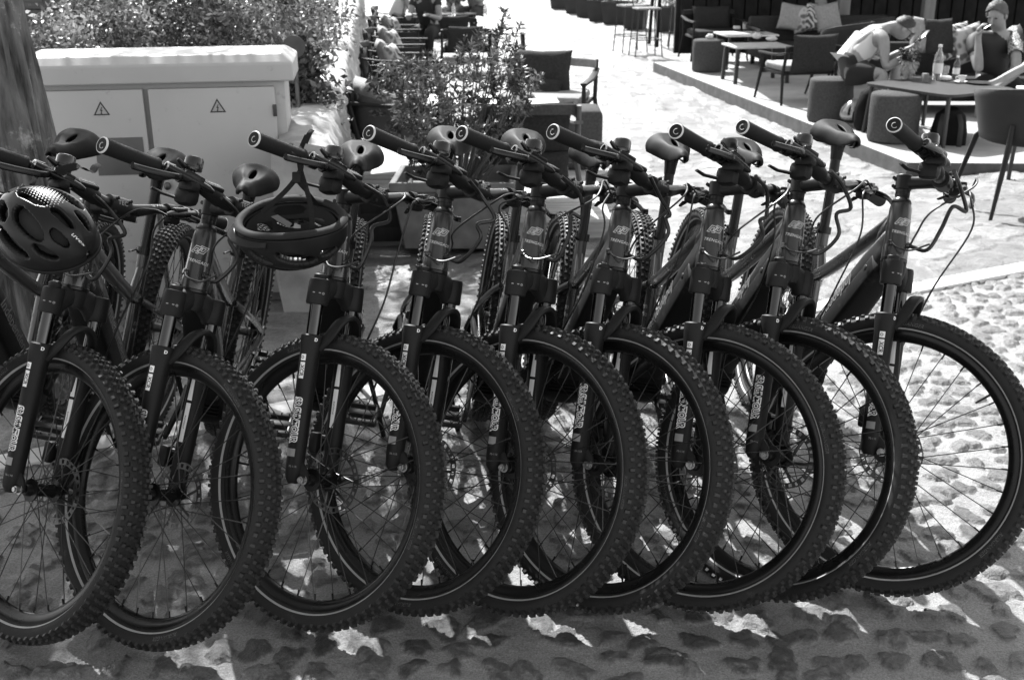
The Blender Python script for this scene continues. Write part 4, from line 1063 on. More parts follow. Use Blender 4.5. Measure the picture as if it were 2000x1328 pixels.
def armchair(label, loc, rz, W=.66, D=.66, H=.66, seat=.32, arm=.52, wood=None, fab=None, back_fab=True, group='cafe armchairs', sides=False):
    """faces +y in its own frame"""
    w = wood or M_DWOOD; fb = fab or M_FABD
    r = empty('armchair', loc, rz); tag(r, label, 'armchair', group)
    for sx in (-1, 1):
        for sy in (-1, 1):
            b = MB(); top = arm if sy > 0 else H - .03
            b.sweep([(sx * (W / 2 + .015), sy * (D / 2 - .01) - (.05 if sy < 0 else -.01), 0), (sx * (W / 2 - .02), sy * (D / 2 - .05), seat), (sx * (W / 2 - .02), sy * (D / 2 - .05) - (.07 if sy < 0 else 0), top)], [.014, .019, .016], 8); b.build('leg', w, r)
        b = MB(); b.sweep([(sx * (W / 2 - .02), -D / 2 - .03, arm + .05), (sx * (W / 2 - .015), -D / 4, arm + .022), (sx * (W / 2 - .01), 0, arm + .012), (sx * (W / 2 - .015), D / 2, arm + .01)], [(.026, .012), (.028, .012), (.03, .012), (.026, .012)], 10, up=(1, 0, 0), exp=4); b.build('armrest', w, r)
    if sides:
        for sx in (-1, 1): b = MB(); b.box((sx * (W / 2 - .02), .02, (seat + arm) / 2 - .01), (.016, D - .14, arm - seat - .02), bev=.003); b.build('side_panel', w, r)
        b = MB(); b.sweep([(-W / 2 + .03, -D / 2 - .01, .46), (W / 2 - .03, -D / 2 - .01, .46)], [(.15, .012)] * 2, 8, up=(0, 0, 1), exp=5); b.build('back_panel', w, r)
    b = MB(); b.box((0, .01, seat), (W - .06, D - .12, .035), bev=.008); b.box((0, D / 2 - .055, seat - .012), (W - .05, .025, .05), bev=.006); b.build('seat_frame', w, r)
    b = MB(); b.sweep([(-W / 2 + .02, -D / 2 + .02, H - .06), (0, -D / 2 - .06, H - .045), (W / 2 - .02, -D / 2 + .02, H - .06)], [(.035, .012)] * 3, 8, up=(0, 0, 1), exp=4); b.build('backrest', w if not back_fab else fb, r)
    b = MB(); b.box((0, .02, seat + .05), (W - .10, D - .13, .075), bev=.03); b.build('seat_pad', fb, r)
    return r
def back_cushion(label, chair_loc, rz, m, W=.48, H=.36, seat=.36, D=.66, tilt=14, group='chair cushions'):
    c, s = math.cos(rz), math.sin(rz); y = -D / 2 + .085
    return pillow('cushion', label, (chair_loc[0] - s * y, chair_loc[1] + c * y, chair_loc[2] + seat + H / 2 + .0), (W, H, .15), (R_(tilt), 0, rz), m, group)
def pouf(label, loc, rad, h, m, square=False):
    r = empty('pouf', loc); tag(r, label, 'pouf', 'felt poufs'); b = MB(); e = .025
    pr = [(rad * .9, .012), (rad * .97, .014), (rad, .035), (rad * .995, h * .3), (rad * 1.0, h * .7), (rad * .99, h - e), (rad * .965, h - e * .35), (rad * .90, h), (.001, h + .008)]
    if not square: b.lathe(pr, 48)
    else: b.box((0, 0, h / 2 + .006), (rad * 2, rad * 2, h - .012), bev=.035)
    b.build('cover', m, r, angle=50)
    b = MB(); b.lathe([(rad * .86, 0), (rad * .86, .016)], 32); b.build('base', M_BLKST, r); return r
def table(label, loc, rz, top, h, m_top, leg=M_BLKST, style='four', cat='table', name='table', round_=0.0, th=.022, group='cafe tables', inset=.05, lr=.014):
    r = empty(name, loc, rz); tag(r, label, cat, group); b = MB()
    a, c = top[0] / 2, top[1] / 2
    if round_ > 0:
        pts = []
        for k in range(64):
            t = 2 * math.pi * k / 64; e = 2 / round_; pts.append((a * math.copysign(abs(math.cos(t)) ** e, math.cos(t)), c * math.copysign(abs(math.sin(t)) ** e, math.sin(t))))
        b.prism(pts, th, Matrix.Translation((0, 0, h - th / 2)))
    else: b.box((0, 0, h - th / 2), (top[0], top[1], th), bev=.004)
    b.build('table_top', m_top, r, angle=30)
    if style == 'four':
        for sx in (-1, 1):
            for sy in (-1, 1):
                b = MB(); b.sweep([(sx * (a - inset), sy * (c - inset), h - th), (sx * (a - inset * .6), sy * (c - inset * .6), 0)], [(lr * 1.1, lr * 1.1), (lr, lr)], 10, exp=3); b.build('leg', leg, r)
    elif style == 'cross':
        for sy in (-1, 1):
            for q in (-1, 1):
                b = MB(); b.sweep([(-a * .8 * q, sy * (c - .06), h - th), (a * .8 * q, sy * (c - .06), 0)], .010, 8); b.build('leg', leg, r)
    else:
        b = MB(); b.sweep([(0, 0, h - th), (0, 0, .02)], .035, 14); b.build('column', leg, r); b = MB(); b.box((0, 0, .012), (top[0] * .6, top[1] * .6, .024), bev=.006); b.build('foot', leg, r)
    return r
def bar_stool(label, loc, rz, h=.74):
    r = empty('bar_stool', loc, rz); tag(r, label, 'bar stool', 'bar stools'); a = .19
    b = MB(); b.box((0, 0, h), (.38, .36, .03), bev=.012); b.build('seat', M_FABL, r)
    for sx in (-1, 1):
        for sy in (-1, 1):
            b = MB(); b.sweep([(sx * .165, sy * .16, h - .01), (sx * .215, sy * .20, 0)], .010, 8); b.build('leg', M_BLKST, r)
    b = MB(); f = .26; q = [(-.197, -.187), (.197, -.187), (.197, .187), (-.197, .187)]
    b.sweep([(x, y, f) for x, y in q], .008, 6, closed=True); b.build('footrest', M_BLKST, r)
    b = MB(); b.sweep(spline([(-.17, .16, h), (-.185, .175, h + .16), (-.16, .20, h + .26), (.16, .20, h + .26), (.185, .175, h + .16), (.17, .16, h)], 5), .010, 8); b.box((0, .20, h + .22), (.34, .02, .12), bev=.006); b.build('backrest', M_DWOOD, r)
    return r
def planter(label, loc, rz, sz, m, plant=None, group=None, seed=1, L=.03, cl=60):
    r = empty('planter', loc, rz); tag(r, label, 'planter', group); w, d, h = sz; b = MB()
    def ring(z, k): return [(-w / 2 * k, -d / 2 * k, z), (w / 2 * k, -d / 2 * k, z), (w / 2 * k, d / 2 * k, z), (-w / 2 * k, d / 2 * k, z)]
    rr = [ring(0, .82), ring(.02, .83), ring(h * .86, .97), ring(h * .86, 1.02), ring(h, 1.02), ring(h, .92), ring(h * .8, .90)]
    vs = [p for q in rr for p in q]; fs = [tuple(range(3, -1, -1))]
    for i in range(len(rr) - 1):
        for j in range(4): fs.append((i * 4 + j, i * 4 + (j + 1) % 4, i * 4 + 4 + (j + 1) % 4, i * 4 + 4 + j))
    fs.append(tuple(range((len(rr) - 1) * 4, len(rr) * 4))); b.add(vs, fs)
    o = b.build('box', m, r, angle=25); bv = o.modifiers.new('bevel', 'BEVEL'); bv.width = .008; bv.segments = 2; bv.limit_method = 'ANGLE'
    return r
def small(name, label, cat, loc, mb, m, group=None, rz=0):
    o = mb.build(name, m); o.location = loc; o.rotation_euler = (0, 0, rz); tag(o, label, cat, group); return o

# -------- left side
# big planter and its shrub
pc = G(888, 492, -.10); PH = .40
M_POT = mat('rough_concrete_pot', .13, .9, var=.3, vscale=9, bump=.9, bscale=22, dirt=.05)
planter('wide grey concrete planter holding the big leafy shrub behind the middle bikes', (pc.x, pc.y + .27, -.10), -.03, (.70, .52, PH), M_POT)
shb = shrub('planter_shrub', 'tall loose shrub with whorled narrow leaves growing from the concrete planter', 'shrub', (pc.x + .01, pc.y + .27, -.10 + PH * .8), (.47, .36, 1), 1.04, 300, 24, .050, .0072, LEAF_B, 77, hollow=.15, cut=lambda p: p[2] > .28 + .75 * max(0, p[0] + .1) and p[0] < .75)
# dark crate beside it
cc = G(752, 478, -.10); b = MB()
cr_ = empty('crate', (cc.x, cc.y + .14, -.10), .05); tag(cr_, 'dark open wooden crate left of the concrete planter', 'crate')
for yy in (-.125, .125):
    b = MB()
    for z in (.06, .145, .23): b.box((0, yy, z), (.30, .018, .088), bev=.003)
    b.build('slat_panel', M_DWOOD, cr_)
for sx in (-1, 1): b = MB(); b.box((sx * .15, 0, .17), (.018, .27, .33), bev=.003); b.build('side_panel', M_DWOOD, cr_)
# lounge chair with its back to us on the deck, and the square pouf
lc_ = G(1030, 415, Z_DK); armchair('low lounge chair seen from behind, felt band across its back, beside the square pouf', (lc_.x - .02, lc_.y + .33, Z_DK), .10, .64, .64, .68, .30, .50, M_WOOD, M_FAB)
back = MB(); back.add([(-.30, 0, 0), (.30, 0, 0), (.30, 0, .20), (-.30, 0, .20)], [(0, 1, 2, 3)])
pillow('cushion', 'large felt cushion slung over the lounge chair back behind the concrete planter', (lc_.x - .02, lc_.y + .08, .50), (.60, .34, .11), (R_(12), 0, .10), M_FABD, 'chair cushions', .35)
pillow('cushion', 'flat felt cushion hanging below the lounge chair back', (lc_.x + .02, lc_.y + .05, .26), (.50, .22, .09), (R_(8), 0, .10), M_FABD, 'chair cushions', .35)
sp_ = G(1140, 300, .13); pouf('square grey felt pouf beside the lounge chair, top in full sun', (.46, 7.95 + .22, Z_DK), .20, .43, M_FAB, True)
# table with napkins, chair behind it
tn = G(1012, 207, .44); table('white square table holding the napkin box', (tn.x, tn.y + .15, Z_DK), .05, (.62, .62), .44, M_WHITE)
b = MB(); b.box((0, 0, .035), (.12, .085, .07), bev=.006); small('napkin_box', 'white napkin box on the square table before the cushioned armchair', 'napkin box', (tn.x, tn.y + .06, .44), b, M_CERAM)
b = MB(); rs = np.random.RandomState(4)
for i in range(16):
    x = -.05 + .1 * i / 15; b.add([(x, -.03, 0), (x + .006, .03, 0), (x + .012 + rs.uniform(-.02, .02), .035, .06 + rs.uniform(0, .03)), (x + rs.uniform(-.02, .02), -.035, .06 + rs.uniform(0, .03))], [(0, 1, 2, 3)])
small('napkins', 'fan of paper napkins sticking out of the napkin box', 'napkins', (tn.x, tn.y + .06, .505), b, mat('paper_napkin', .62, .9))
ca = G(1062, 205, .36); armchair('dark wood armchair facing the napkin table with a thick charcoal cushion', (ca.x + .02, ca.y + .42, Z_DK), math.pi - .22, .78, .70, .66, .32, .50, M_DWOOD, M_FABL)
pillow('cushion', 'thick creased charcoal cushion on the armchair behind the napkin box', (ca.x + .0, ca.y + .58, .545), (.50, .36, .16), (R_(-14), 0, -.22), M_FABD, 'chair cushions')
pillow('cushion', 'flat charcoal seat cushion on the armchair behind the napkin box', (ca.x - .04, ca.y + .48, .42), (.42, .16, .14), (R_(-30), 0, -.22), M_FABD, 'chair cushions')
t2_ = G(896, 197, .44); table('white table on crossed thin legs half hidden by the planter shrub', (t2_.x, t2_.y + .1, Z_DK), -.05, (.50, .50), .44, M_WHITE, style='cross')
la = G(715, 168, .62); armchair('dark curved armchair beside the stone wall, left of the planter shrub', (la.x + .18, la.y - .05, Z_DK), -math.pi / 2 + .25, .70, .66, .66, .30, .52, M_DWOOD, M_FABD)
b = MB(); pts = spline([(.30, .30, .50), (.33, .0, .53), (.30, -.28, .62), (.0, -.36, .66), (-.30, -.28, .62), (-.33, 0, .53), (-.30, .30, .50)], 6)
b.sweep([Vector(p) - Vector((0, 0, .14)) for p in pts], [(.14, .012)] * len(pts), 8, up=(0, 0, 1), exp=4)
o = b.build('wrap_back', mat('dark_leather', .02, .45), None); o.parent = bpy.data.objects[[k.name for k in bpy.data.objects if k.name.startswith('armchair') and k.parent is None][-1]]
pillow('cushion', 'pale cushion in the dark curved armchair beside the wall', (la.x + .02, la.y + .02, .50), (.42, .36, .13), (R_(15), 0, -math.pi / 2 + .4), M_FABL, 'chair cushions')
pillow('cushion', 'patterned cushion propped in the curved armchair beside the wall', (la.x + .22, la.y - .12, .46), (.38, .34, .12), (R_(20), 0, -math.pi / 2 - .2), M_PATB, 'chair cushions')
# chairs in a row along the wall, facing the lane
row = [(12.75, 'nearest armchair in the row along the wall, behind the planter shrub'), (14.65, 'second armchair in the row along the wall, white seat pad in the sun'), (16.95, 'third armchair in the row along the wall, patterned cushions in it'), (19.3, 'far armchair along the wall where a person in pale clothes sits')]
for i, (yy, lab) in enumerate(row):
    loc = ((780 - 1000) / F_PX * (yy * .9387 + 1.4 * .3447), yy, Z_PLAZA)
    armchair(lab, loc, -math.pi / 2 + .04, .90, .74, .70, .30, .51, M_DWOOD, M_FABL, False, sides=True)
    if i < 3:
        pillow('cushion', ['white cushion with a dark corner in the nearest wall side armchair', 'folded pale cushion in the second wall side armchair', 'pale cushion in the third wall side armchair'][i], (loc[0] - .16, loc[1] + .12, loc[2] + .53), (.42, .38, .13), (R_(18), 0, -math.pi / 2 + .2), M_FABL, 'chair cushions')
        pillow('cushion', ['dark printed cushion in the nearest wall side armchair', 'printed cushion in the second wall side armchair', 'leaf print cushion in the third wall side armchair'][i], (loc[0] - .02, loc[1] - .14, loc[2] + .51), (.40, .36, .13), (R_(22), 0, -math.pi / 2 - .15), [M_PATB, M_PATB, M_PATA][i], 'chair cushions')
for (px, py, lab, lab2) in ((908, 62, 'armchair with its back to us above the planter shrub', 'wide charcoal cushion draped on the armchair back above the shrub'), (885, 40, 'farther armchair with its back to us, bottle on the table before it', 'charcoal cushion on the farther armchair back')):
    g = G(px, py, Z_PLAZA + .58); loc = (g.x, g.y + .28, Z_PLAZA); armchair(lab, loc, .06, .70, .64, .64, .31, .50, M_DWOOD, M_FABD)
    pillow('cushion', lab2, (loc[0], loc[1] - .30, loc[2] + .48), (.50, .36, .11), (R_(12), 0, .06), M_FABD, 'chair cushions', .35)
g = G(995, 62, Z_PLAZA + .40); table('small white topped side table standing alone in the lane', (g.x, g.y, Z_PLAZA), .06, (.50, .46), .40, M_WHITE, M_DWOOD, name='side_table', cat='side table', lr=.022)
g = G(868, 27, Z_PLAZA + .46); table('dark table with bottles between the seated people far left', (g.x + .02, g.y + .2, Z_PLAZA), 0, (1.1, .6), .45, M_DWOOD, M_DWOOD)
def bottle(label, loc, h=.22, r=.033, m=None):
    b = MB(); b.lathe([(r * .9, 0), (r, .006), (r, h * .55), (r * .92, h * .66), (r * .42, h * .84), (r * .36, h * .93), (r * .36, h * .935)], 18); o = b.build('bottle', m or M_GLASS); o.location = loc; tag(o, label, 'bottle', 'bottles')
    q = MB(); q.lathe([(r * .42, h * .93), (r * .42, h), (.001, h)], 14); q.build('cap', M_CERAM, o); q = MB(); q.lathe([(r * 1.02, h * .2), (r * 1.02, h * .48)], 18, caps=False); q.build('label_band', M_CERAM, o)
for px, lab in ((843, 'small clear bottle at the left end of the far dark table'), (886, 'clear bottle in the middle of the far dark table'), (948, 'bottle at the right end of the far dark table')):
    q = G(px, 32, Z_PLAZA + .46); bottle(lab, (q.x, q.y + .04, Z_PLAZA + .452))

# -------- lane side planters, bar stools, high table
M_PLB = mat('planter_box_grey', .030, .7, var=.2, vscale=5)
for i, (px, py) in enumerate([(1090, 18), (1116, 26), (1138, 34), (1163, 42), (1196, 47), (1232, 57), (1296, 62)]):
    g = G(px, py + 2, Z_PLAZA); lab = ['farthest of the grey planter boxes along the lane', 'second farthest grey planter box along the lane', 'third farthest grey planter box along the lane', 'grey planter box left of the widest lane planter', 'widest grey lane planter just left of the bar stools', 'grey planter box seen through the left bar stool', 'grey planter box behind the high table legs'][i]
    planter(lab, (g.x + .12, g.y + .3, Z_PLAZA), -.35, (.58 if i in (0, 4) else .46, .46, .46), M_PLB, group='planter boxes along the lane')
    shrub('potted_plant', lab.replace('grey', 'small leafy plant in the').replace('planter box', 'planter')[:90] if False else ['plant in the farthest lane planter', 'plant in the second farthest lane planter', 'plant in the third farthest lane planter', 'plant in the planter left of the widest lane planter', 'bushy plant in the widest lane planter', 'plant in the planter seen through the left bar stool', 'plant behind the high table legs'][i], 'plant', (g.x + .12, g.y + .3, Z_PLAZA + .40), (.27, .24, 1), .5, 55, 14, .05, .011, LEAF_A, 120 + i, 'plants in the lane planters')
for px, py, rz, lab in ((1232, 103, .3, 'bar stool standing farthest left, white seat in the sun'), (1262, 112, .15, 'bar stool nearest to us beside the high table'), (1332, 96, -.1, 'bar stool to the right of the high table column')):
    g = G(px, py, Z_PLAZA); bar_stool(lab, (g.x, g.y + .12, Z_PLAZA), rz, .72)
g = G(1312, 92, Z_PLAZA); table('high dark bar table behind the stools', (g.x, g.y + .25, Z_PLAZA), .1, (.7, .7), 1.05, M_DWOOD, M_DWOOD, name='high_table', lr=.03, inset=.09)

# -------- right terrace
def pf(px, py, z=0.0): return G(px, py, Z_PF + z)
g = pf(1386, 143); pouf('grey felt pouf farthest from us, at the terrace corner, napkin on top', (g.x, g.y + .18, Z_PF), .205, .40, M_FAB)
g = pf(1629, 243); pf_man = Vector((g.x, g.y + .2, Z_PF)); pouf('grey felt pouf under the man in the white tank top', tuple(pf_man), .205, .40, M_FAB)
g = pf(1757, 284); pf3 = Vector((g.x, g.y + .21, Z_PF)); pouf('grey felt pouf closest to us, right of the sitting man', tuple(pf3), .212, .41, M_FAB)
def stone_ball(name, label, cat, loc, r, m):
    b = MB(); b.ell((0, 0, r[2]), r, 16); o = b.build(name, m)
    for v in o.data.vertices: v.co += Vector(v.co).normalized() * mnoise.noise(v.co * 30) * .012
    o.location = loc; tag(o, label, cat, 'crumpled napkins'); return o
M_NAP = mat('crumpled_napkin', .58, .9, bump=.8, bscale=60)
g = pf(1386, 76, .41); stone_ball('napkin', 'crumpled white napkin on the far pouf', 'napkin', (g.x, g.y, Z_PF + .40), (.05, .045, .035), M_NAP)
ta = pf(1458, 66, .44); table('white table top behind the low brown table', (ta.x, ta.y + .05, Z_PF), .12, (.70, .62), .44, M_WHITE)
tb_ = pf(1478, 86, .44); table('low plank table with crumpled napkins between far pouf and cushioned armchair', (tb_.x, tb_.y + .0, Z_PF), .12, (.70, .56), .43, mat('pale_plank_top', .42, .5, stretch=(1, 8, 1), var=.25), lr=.024)
q = pf(1478, 76, .44); stone_ball('napkin', 'crumpled white napkin on the plank table', 'napkin', (q.x, q.y, Z_PF + .435), (.06, .05, .04), M_NAP)
q = pf(1507, 80, .44); stone_ball('napkin', 'flatter pale bread roll on the plank table', 'bread roll', (q.x, q.y, Z_PF + .435), (.07, .05, .028), M_NAP)
q = pf(1440, 58, .44); b = MB(); b.box((0, 0, .02), (.09, .07, .04), bev=.006); small('dish', 'small white dish on the back white table', 'dish', (q.x, q.y + .05, Z_PF + .442), b, M_CERAM)
q = pf(1456, 58, .44); b = MB(); b.lathe([(.035, 0), (.037, .09), (.033, .09), (.032, .01), (.001, .01)], 20); small('menu_holder', 'printed pot standing on the back white table', 'pot', (q.x, q.y + .02, Z_PF + .442), b, M_PATB)
g = pf(1392, 120); armchair('charcoal armchair behind the far pouf', (g.x + .05, g.y + .3, Z_PF), math.pi + .10, .78, .68, .68, .32, .52, M_DWOOD, M_FABD)
pillow('cushion', 'wide charcoal cushion on the armchair behind the far pouf', (g.x + .05, g.y + .58, Z_PF + .54), (.56, .34, .14), (R_(-12), 0, .10), M_FABD, 'chair cushions')
g = pf(1556, 204); acl = (g.x + .06, g.y + .30, Z_PF); armchair('armchair with its back to us and a slack charcoal cushion, before the plank table', acl, .22, .64, .62, .62, .31, .48, M_DWOOD, M_FABL, False)
pillow('cushion', 'slack charcoal cushion on the armchair before the plank table', (acl[0] + .06, acl[1] - .36, Z_PF + .52), (.50, .40, .12), (R_(6), 0, .22), M_FABD, 'chair cushions')
# sofa at the back with cushions
def at(px, Y, z=.3): return Vector(((px - 1000) / F_PX * (Y * .9387 + (1.624 - z) * .3447), Y, z))
g = at(1585, 15.3); sf = empty('sofa', (g.x + .2, g.y, Z_PF), .05); tag(sf, 'dark sofa along the cafe front loaded with cushions', 'sofa')
b = MB(); b.box((0, 0, .22), (1.9, .75, .20), bev=.03); b.build('seat', M_FABD, sf); b = MB(); b.box((0, .34, .42), (1.9, .12, .42), bev=.03); b.build('backrest', M_FABD, sf)
for sx in (-1, 1): b = MB(); b.box((sx * .95, 0, .50), (.07, .75, .035), bev=.008); b.build('armrest', M_DWOOD, sf)
for sx in (-1, 1):
    for sy in (-1, 1): b = MB(); b.box((sx * .88, sy * .3, .07), (.05, .05, .14)); b.build('leg', M_DWOOD, sf)
for i, (px, py, mm, lab) in enumerate([(1552, 36, M_FABL, 'pale upright cushion at the left end of the back sofa'), (1578, 38, M_PATB, 'round printed cushion second from left on the back sofa'), (1600, 36, M_PATA, 'printed cushion in the middle of the back sofa'), (1618, 34, M_FABL, 'pale printed cushion leaning on the curved chair')]):
    q = P(px, py, (sf.location.y * .9387 + 1.3 * .3447) - .1); pillow('cushion', lab, (q.x, sf.location.y + .1 - .03 * i, q.z), (.36, .36, .13), (R_(-16), R_((-1) ** i * 9), .15 * (i - 1.5)), mm, 'sofa cushions')
def shell_chair(label, loc, rz, m, s=1.0, legs=True, deep=.30, group='tub chairs'):
    r = empty('tub_chair', loc, rz); tag(r, label, 'tub chair', group); vs, fs = [], []; n, k = 40, 8
    for i in range(k):
        f = i / (k - 1)
        for j in range(n):
            a = math.pi * (-.18 + 1.36 * j / (n - 1)) + math.pi
            hh = deep * (1.0 if True else 1) * (.72 + .28 * math.sin(max(0, min(1, (j / (n - 1)))) * math.pi) ** .6)
            rr = (.26 + .055 * f) * s
            vs.append((rr * 1.05 * math.cos(a), rr * math.sin(a) * -1 if False else rr * math.sin(a), (.40 + hh * f) * s))
    for i in range(k - 1):
        for j in range(n - 1): fs.append((i * n + j, i * n + j + 1, (i + 1) * n + j + 1, (i + 1) * n + j))
    b = MB(); b.add(vs, fs); o = b.build('shell', m, r, angle=60); so2 = o.modifiers.new('thickness', 'SOLIDIFY'); so2.thickness = .018; so2.offset = 0
    b = MB(); b.lathe([(.001, .385 * s), (.25 * s, .385 * s), (.265 * s, .40 * s), (.25 * s, .43 * s), (.001, .445 * s)], 36); b.build('seat', M_SHELLD, r)
    for sx in (-1, 1):
        for sy in (-1, 1): b = MB(); b.sweep([(sx * .215 * s, sy * .20 * s, .50 * s if sy < 0 else .40 * s), (sx * .225 * s, sy * .215 * s, .38 * s), (sx * .30 * s, sy * .29 * s, 0)], [(.012, .02), (.018, .022), (.011, .011)], 10); b.build('leg', M_DWOOD, r)
    return r
g = GG(1932, 432); tc_ = (g.x + .33, g.y + .30, gz(g.x, g.y))
shell_chair('large grey tub chair on dark wooden legs at the right edge', tc_, .0, M_SHELL, 1.12)
q = G(2065, 184, .55); table('white table at the right edge beyond the tub chair', (q.x + .28, q.y + .1, Z_PLAZA), .0, (.75, .7), .75, M_WHITE)
q = at(1648, 12.6); shell_chair('pale rimmed curved chair left of the man, behind his shoulder', (q.x, q.y, Z_PF), .9, M_SHELL, .95, deep=.42)
q = at(1690, 13.3); shell_chair('second curved chair, mostly hidden behind the man in white', (q.x, q.y, Z_PF), .9, M_SHELL, .95, deep=.42)
# front table with drinks
q = pf(1852, 176, .44); ft = Vector((q.x + .02, q.y + .28, Z_PF)); table('dark rounded table with bottle and cups before the seated men', tuple(ft), .5, (.84, .98), .44, mat('dark_table_top', .04, .5, spec=.25, var=.3, stretch=(1, 7, 1)), lr=.016, round_=9, inset=.07)
FT = Z_PF + .4415
q = G(1829, 157, FT); bottle('tall clear water bottle on the dark table', (q.x, q.y, FT), .31, .042)
q = G(1806, 162, FT); b = MB(); b.box((0, 0, .04), (.045, .06, .08), bev=.004); small('sugar_holder', 'small dark sachet holder at the left of the dark table', 'sachet holder', (q.x, q.y, FT), b, mat('sachets', .12, .6))
for i, x in enumerate((-.012, 0, .012)): pass
q = G(1845, 157, FT); b = MB(); b.lathe([(.045, 0), (.058, .012), (.058, .028), (.050, .034), (.042, .030), (.040, .012), (.001, .010)], 28); small('ashtray', 'round white ashtray beside the water bottle', 'ashtray', (q.x, q.y, FT), b, M_CERAM)
q = G(1838, 153, FT); b = MB(); b.lathe([(.028, 0), (.036, .11), (.034, .11), (.027, .006), (.001, .006)], 24); small('glass', 'clear tumbler with straw behind the ashtray', 'glass', (q.x + .03, q.y, FT), b, M_GLASS)
q = G(1878, 162, FT); cup = Vector((q.x, q.y, FT)); b = MB(); b.lathe([(.03, 0), (.062, .006), (.066, .012), (.03, .007), (.001, .007)], 28); small('saucer', 'white saucer under the coffee cup', 'saucer', tuple(cup), b, M_CERAM)
b = MB(); b.lathe([(.018, .008), (.022, .010), (.034, .05), (.037, .062), (.034, .062), (.030, .045), (.016, .014), (.001, .014)], 28); b.sweep(spline([(-.032, 0, .05), (-.055, 0, .05), (-.052, 0, .028), (-.026, 0, .024)], 5), .004, 8); small('coffee_cup', 'white coffee cup on its saucer by the men\'s hands', 'cup', tuple(cup), b, M_CERAM)
q = G(1866, 154, FT); bottle('dark small bottle behind the coffee cup', (q.x, q.y, FT), .20, .03, mat('tinted_glass', .12, .1, trans=.6))
q = G(1915, 165, FT); b = MB(); b.lathe([(.06, 0), (.10, .008), (.11, .015), (.06, .008), (.001, .008)], 28); small('plate', 'dark plate under the hands at the right of the table', 'plate', (q.x, q.y + .02, FT), b, mat('dark_plate', .03, .3))
# second sofa behind the front table, cushions
q = at(1860, ft.y + 1.6); s2 = empty('sofa', (q.x + .45, q.y, Z_PF), -.05); tag(s2, 'dark sofa behind the dark table where the cyclist sits', 'sofa')
b = MB(); b.box((0, 0, .22), (2.2, .75, .20), bev=.03); b.build('seat', M_FABD, s2); b = MB(); b.box((0, .34, .42), (2.2, .12, .42), bev=.03); b.build('backrest', M_FABD, s2)
b = MB(); b.box((-1.10, 0, .47), (.08, .75, .035), bev=.008); b.build('armrest', M_DWOOD, s2); b = MB(); b.box((-1.10, -.33, .235), (.05, .05, .47)); b.build('leg', M_DWOOD, s2)
for i, (px, py, w_, mm, lab) in enumerate([(1812, 72, .36, M_FABL, 'bright cushion catching the sun behind the water bottle'), (1832, 72, .30, M_FABD, 'small dark cushion next to the bright one'), (1862, 84, .40, M_PATA, 'leaf print cushion in the middle behind the table'), (1892, 86, .34, M_PATB, 'spotted cushion behind the raised hand')]):
    q = P(px, py, s2.location.y * .9387 + 1.3 * .3447 - .15); pillow('cushion', lab, (q.x, s2.location.y - .02 - .05 * (i % 2), q.z), (w_, .36, .13), (R_(-18), R_(8 - 8 * i), .15), mm, 'sofa cushions')

# cafe front: dark wall, posts, roof
cf = empty('cafe_building', (7.0, 17.0, Z_PF)); tag(cf, 'dark shaded cafe front with posts behind the terrace', 'building')
b = MB()
for i in range(60): b.box((-4.4 + i * .19, .0, 1.6), (.17, .06, 3.2), bev=.006)
b.box((1.2, .10, 1.6), (11.5, .1, 3.2)); b.build('wall', mat('dark_cladding', .014, .7, var=.4, spec=.15), cf)
for px in (1432, 1545, 1742, 1905):
    q = pf(px, 40); b = MB(); b.box((q.x - 7.0, -1.15, 1.5), (.15, .15, 3.0), bev=.01); b.build('post', mat('post_wood', .16, .7, var=.25, stretch=(1, 1, .1)), cf)
q = pf(1462, 62); b = MB(); b.sweep([(q.x - 7.0 - .15, -1.0, 1.2), (q.x - 7.0 + .12, -1.3, 0)], (.08, .02), 8, exp=4); b.build('prop', MATS['post_wood'], cf)
b = MB(); b.box((1.6, -1.0, 3.05), (13.5, 2.6, .10)); b.build('roof', mat('awning_roof', .12, .8), cf)

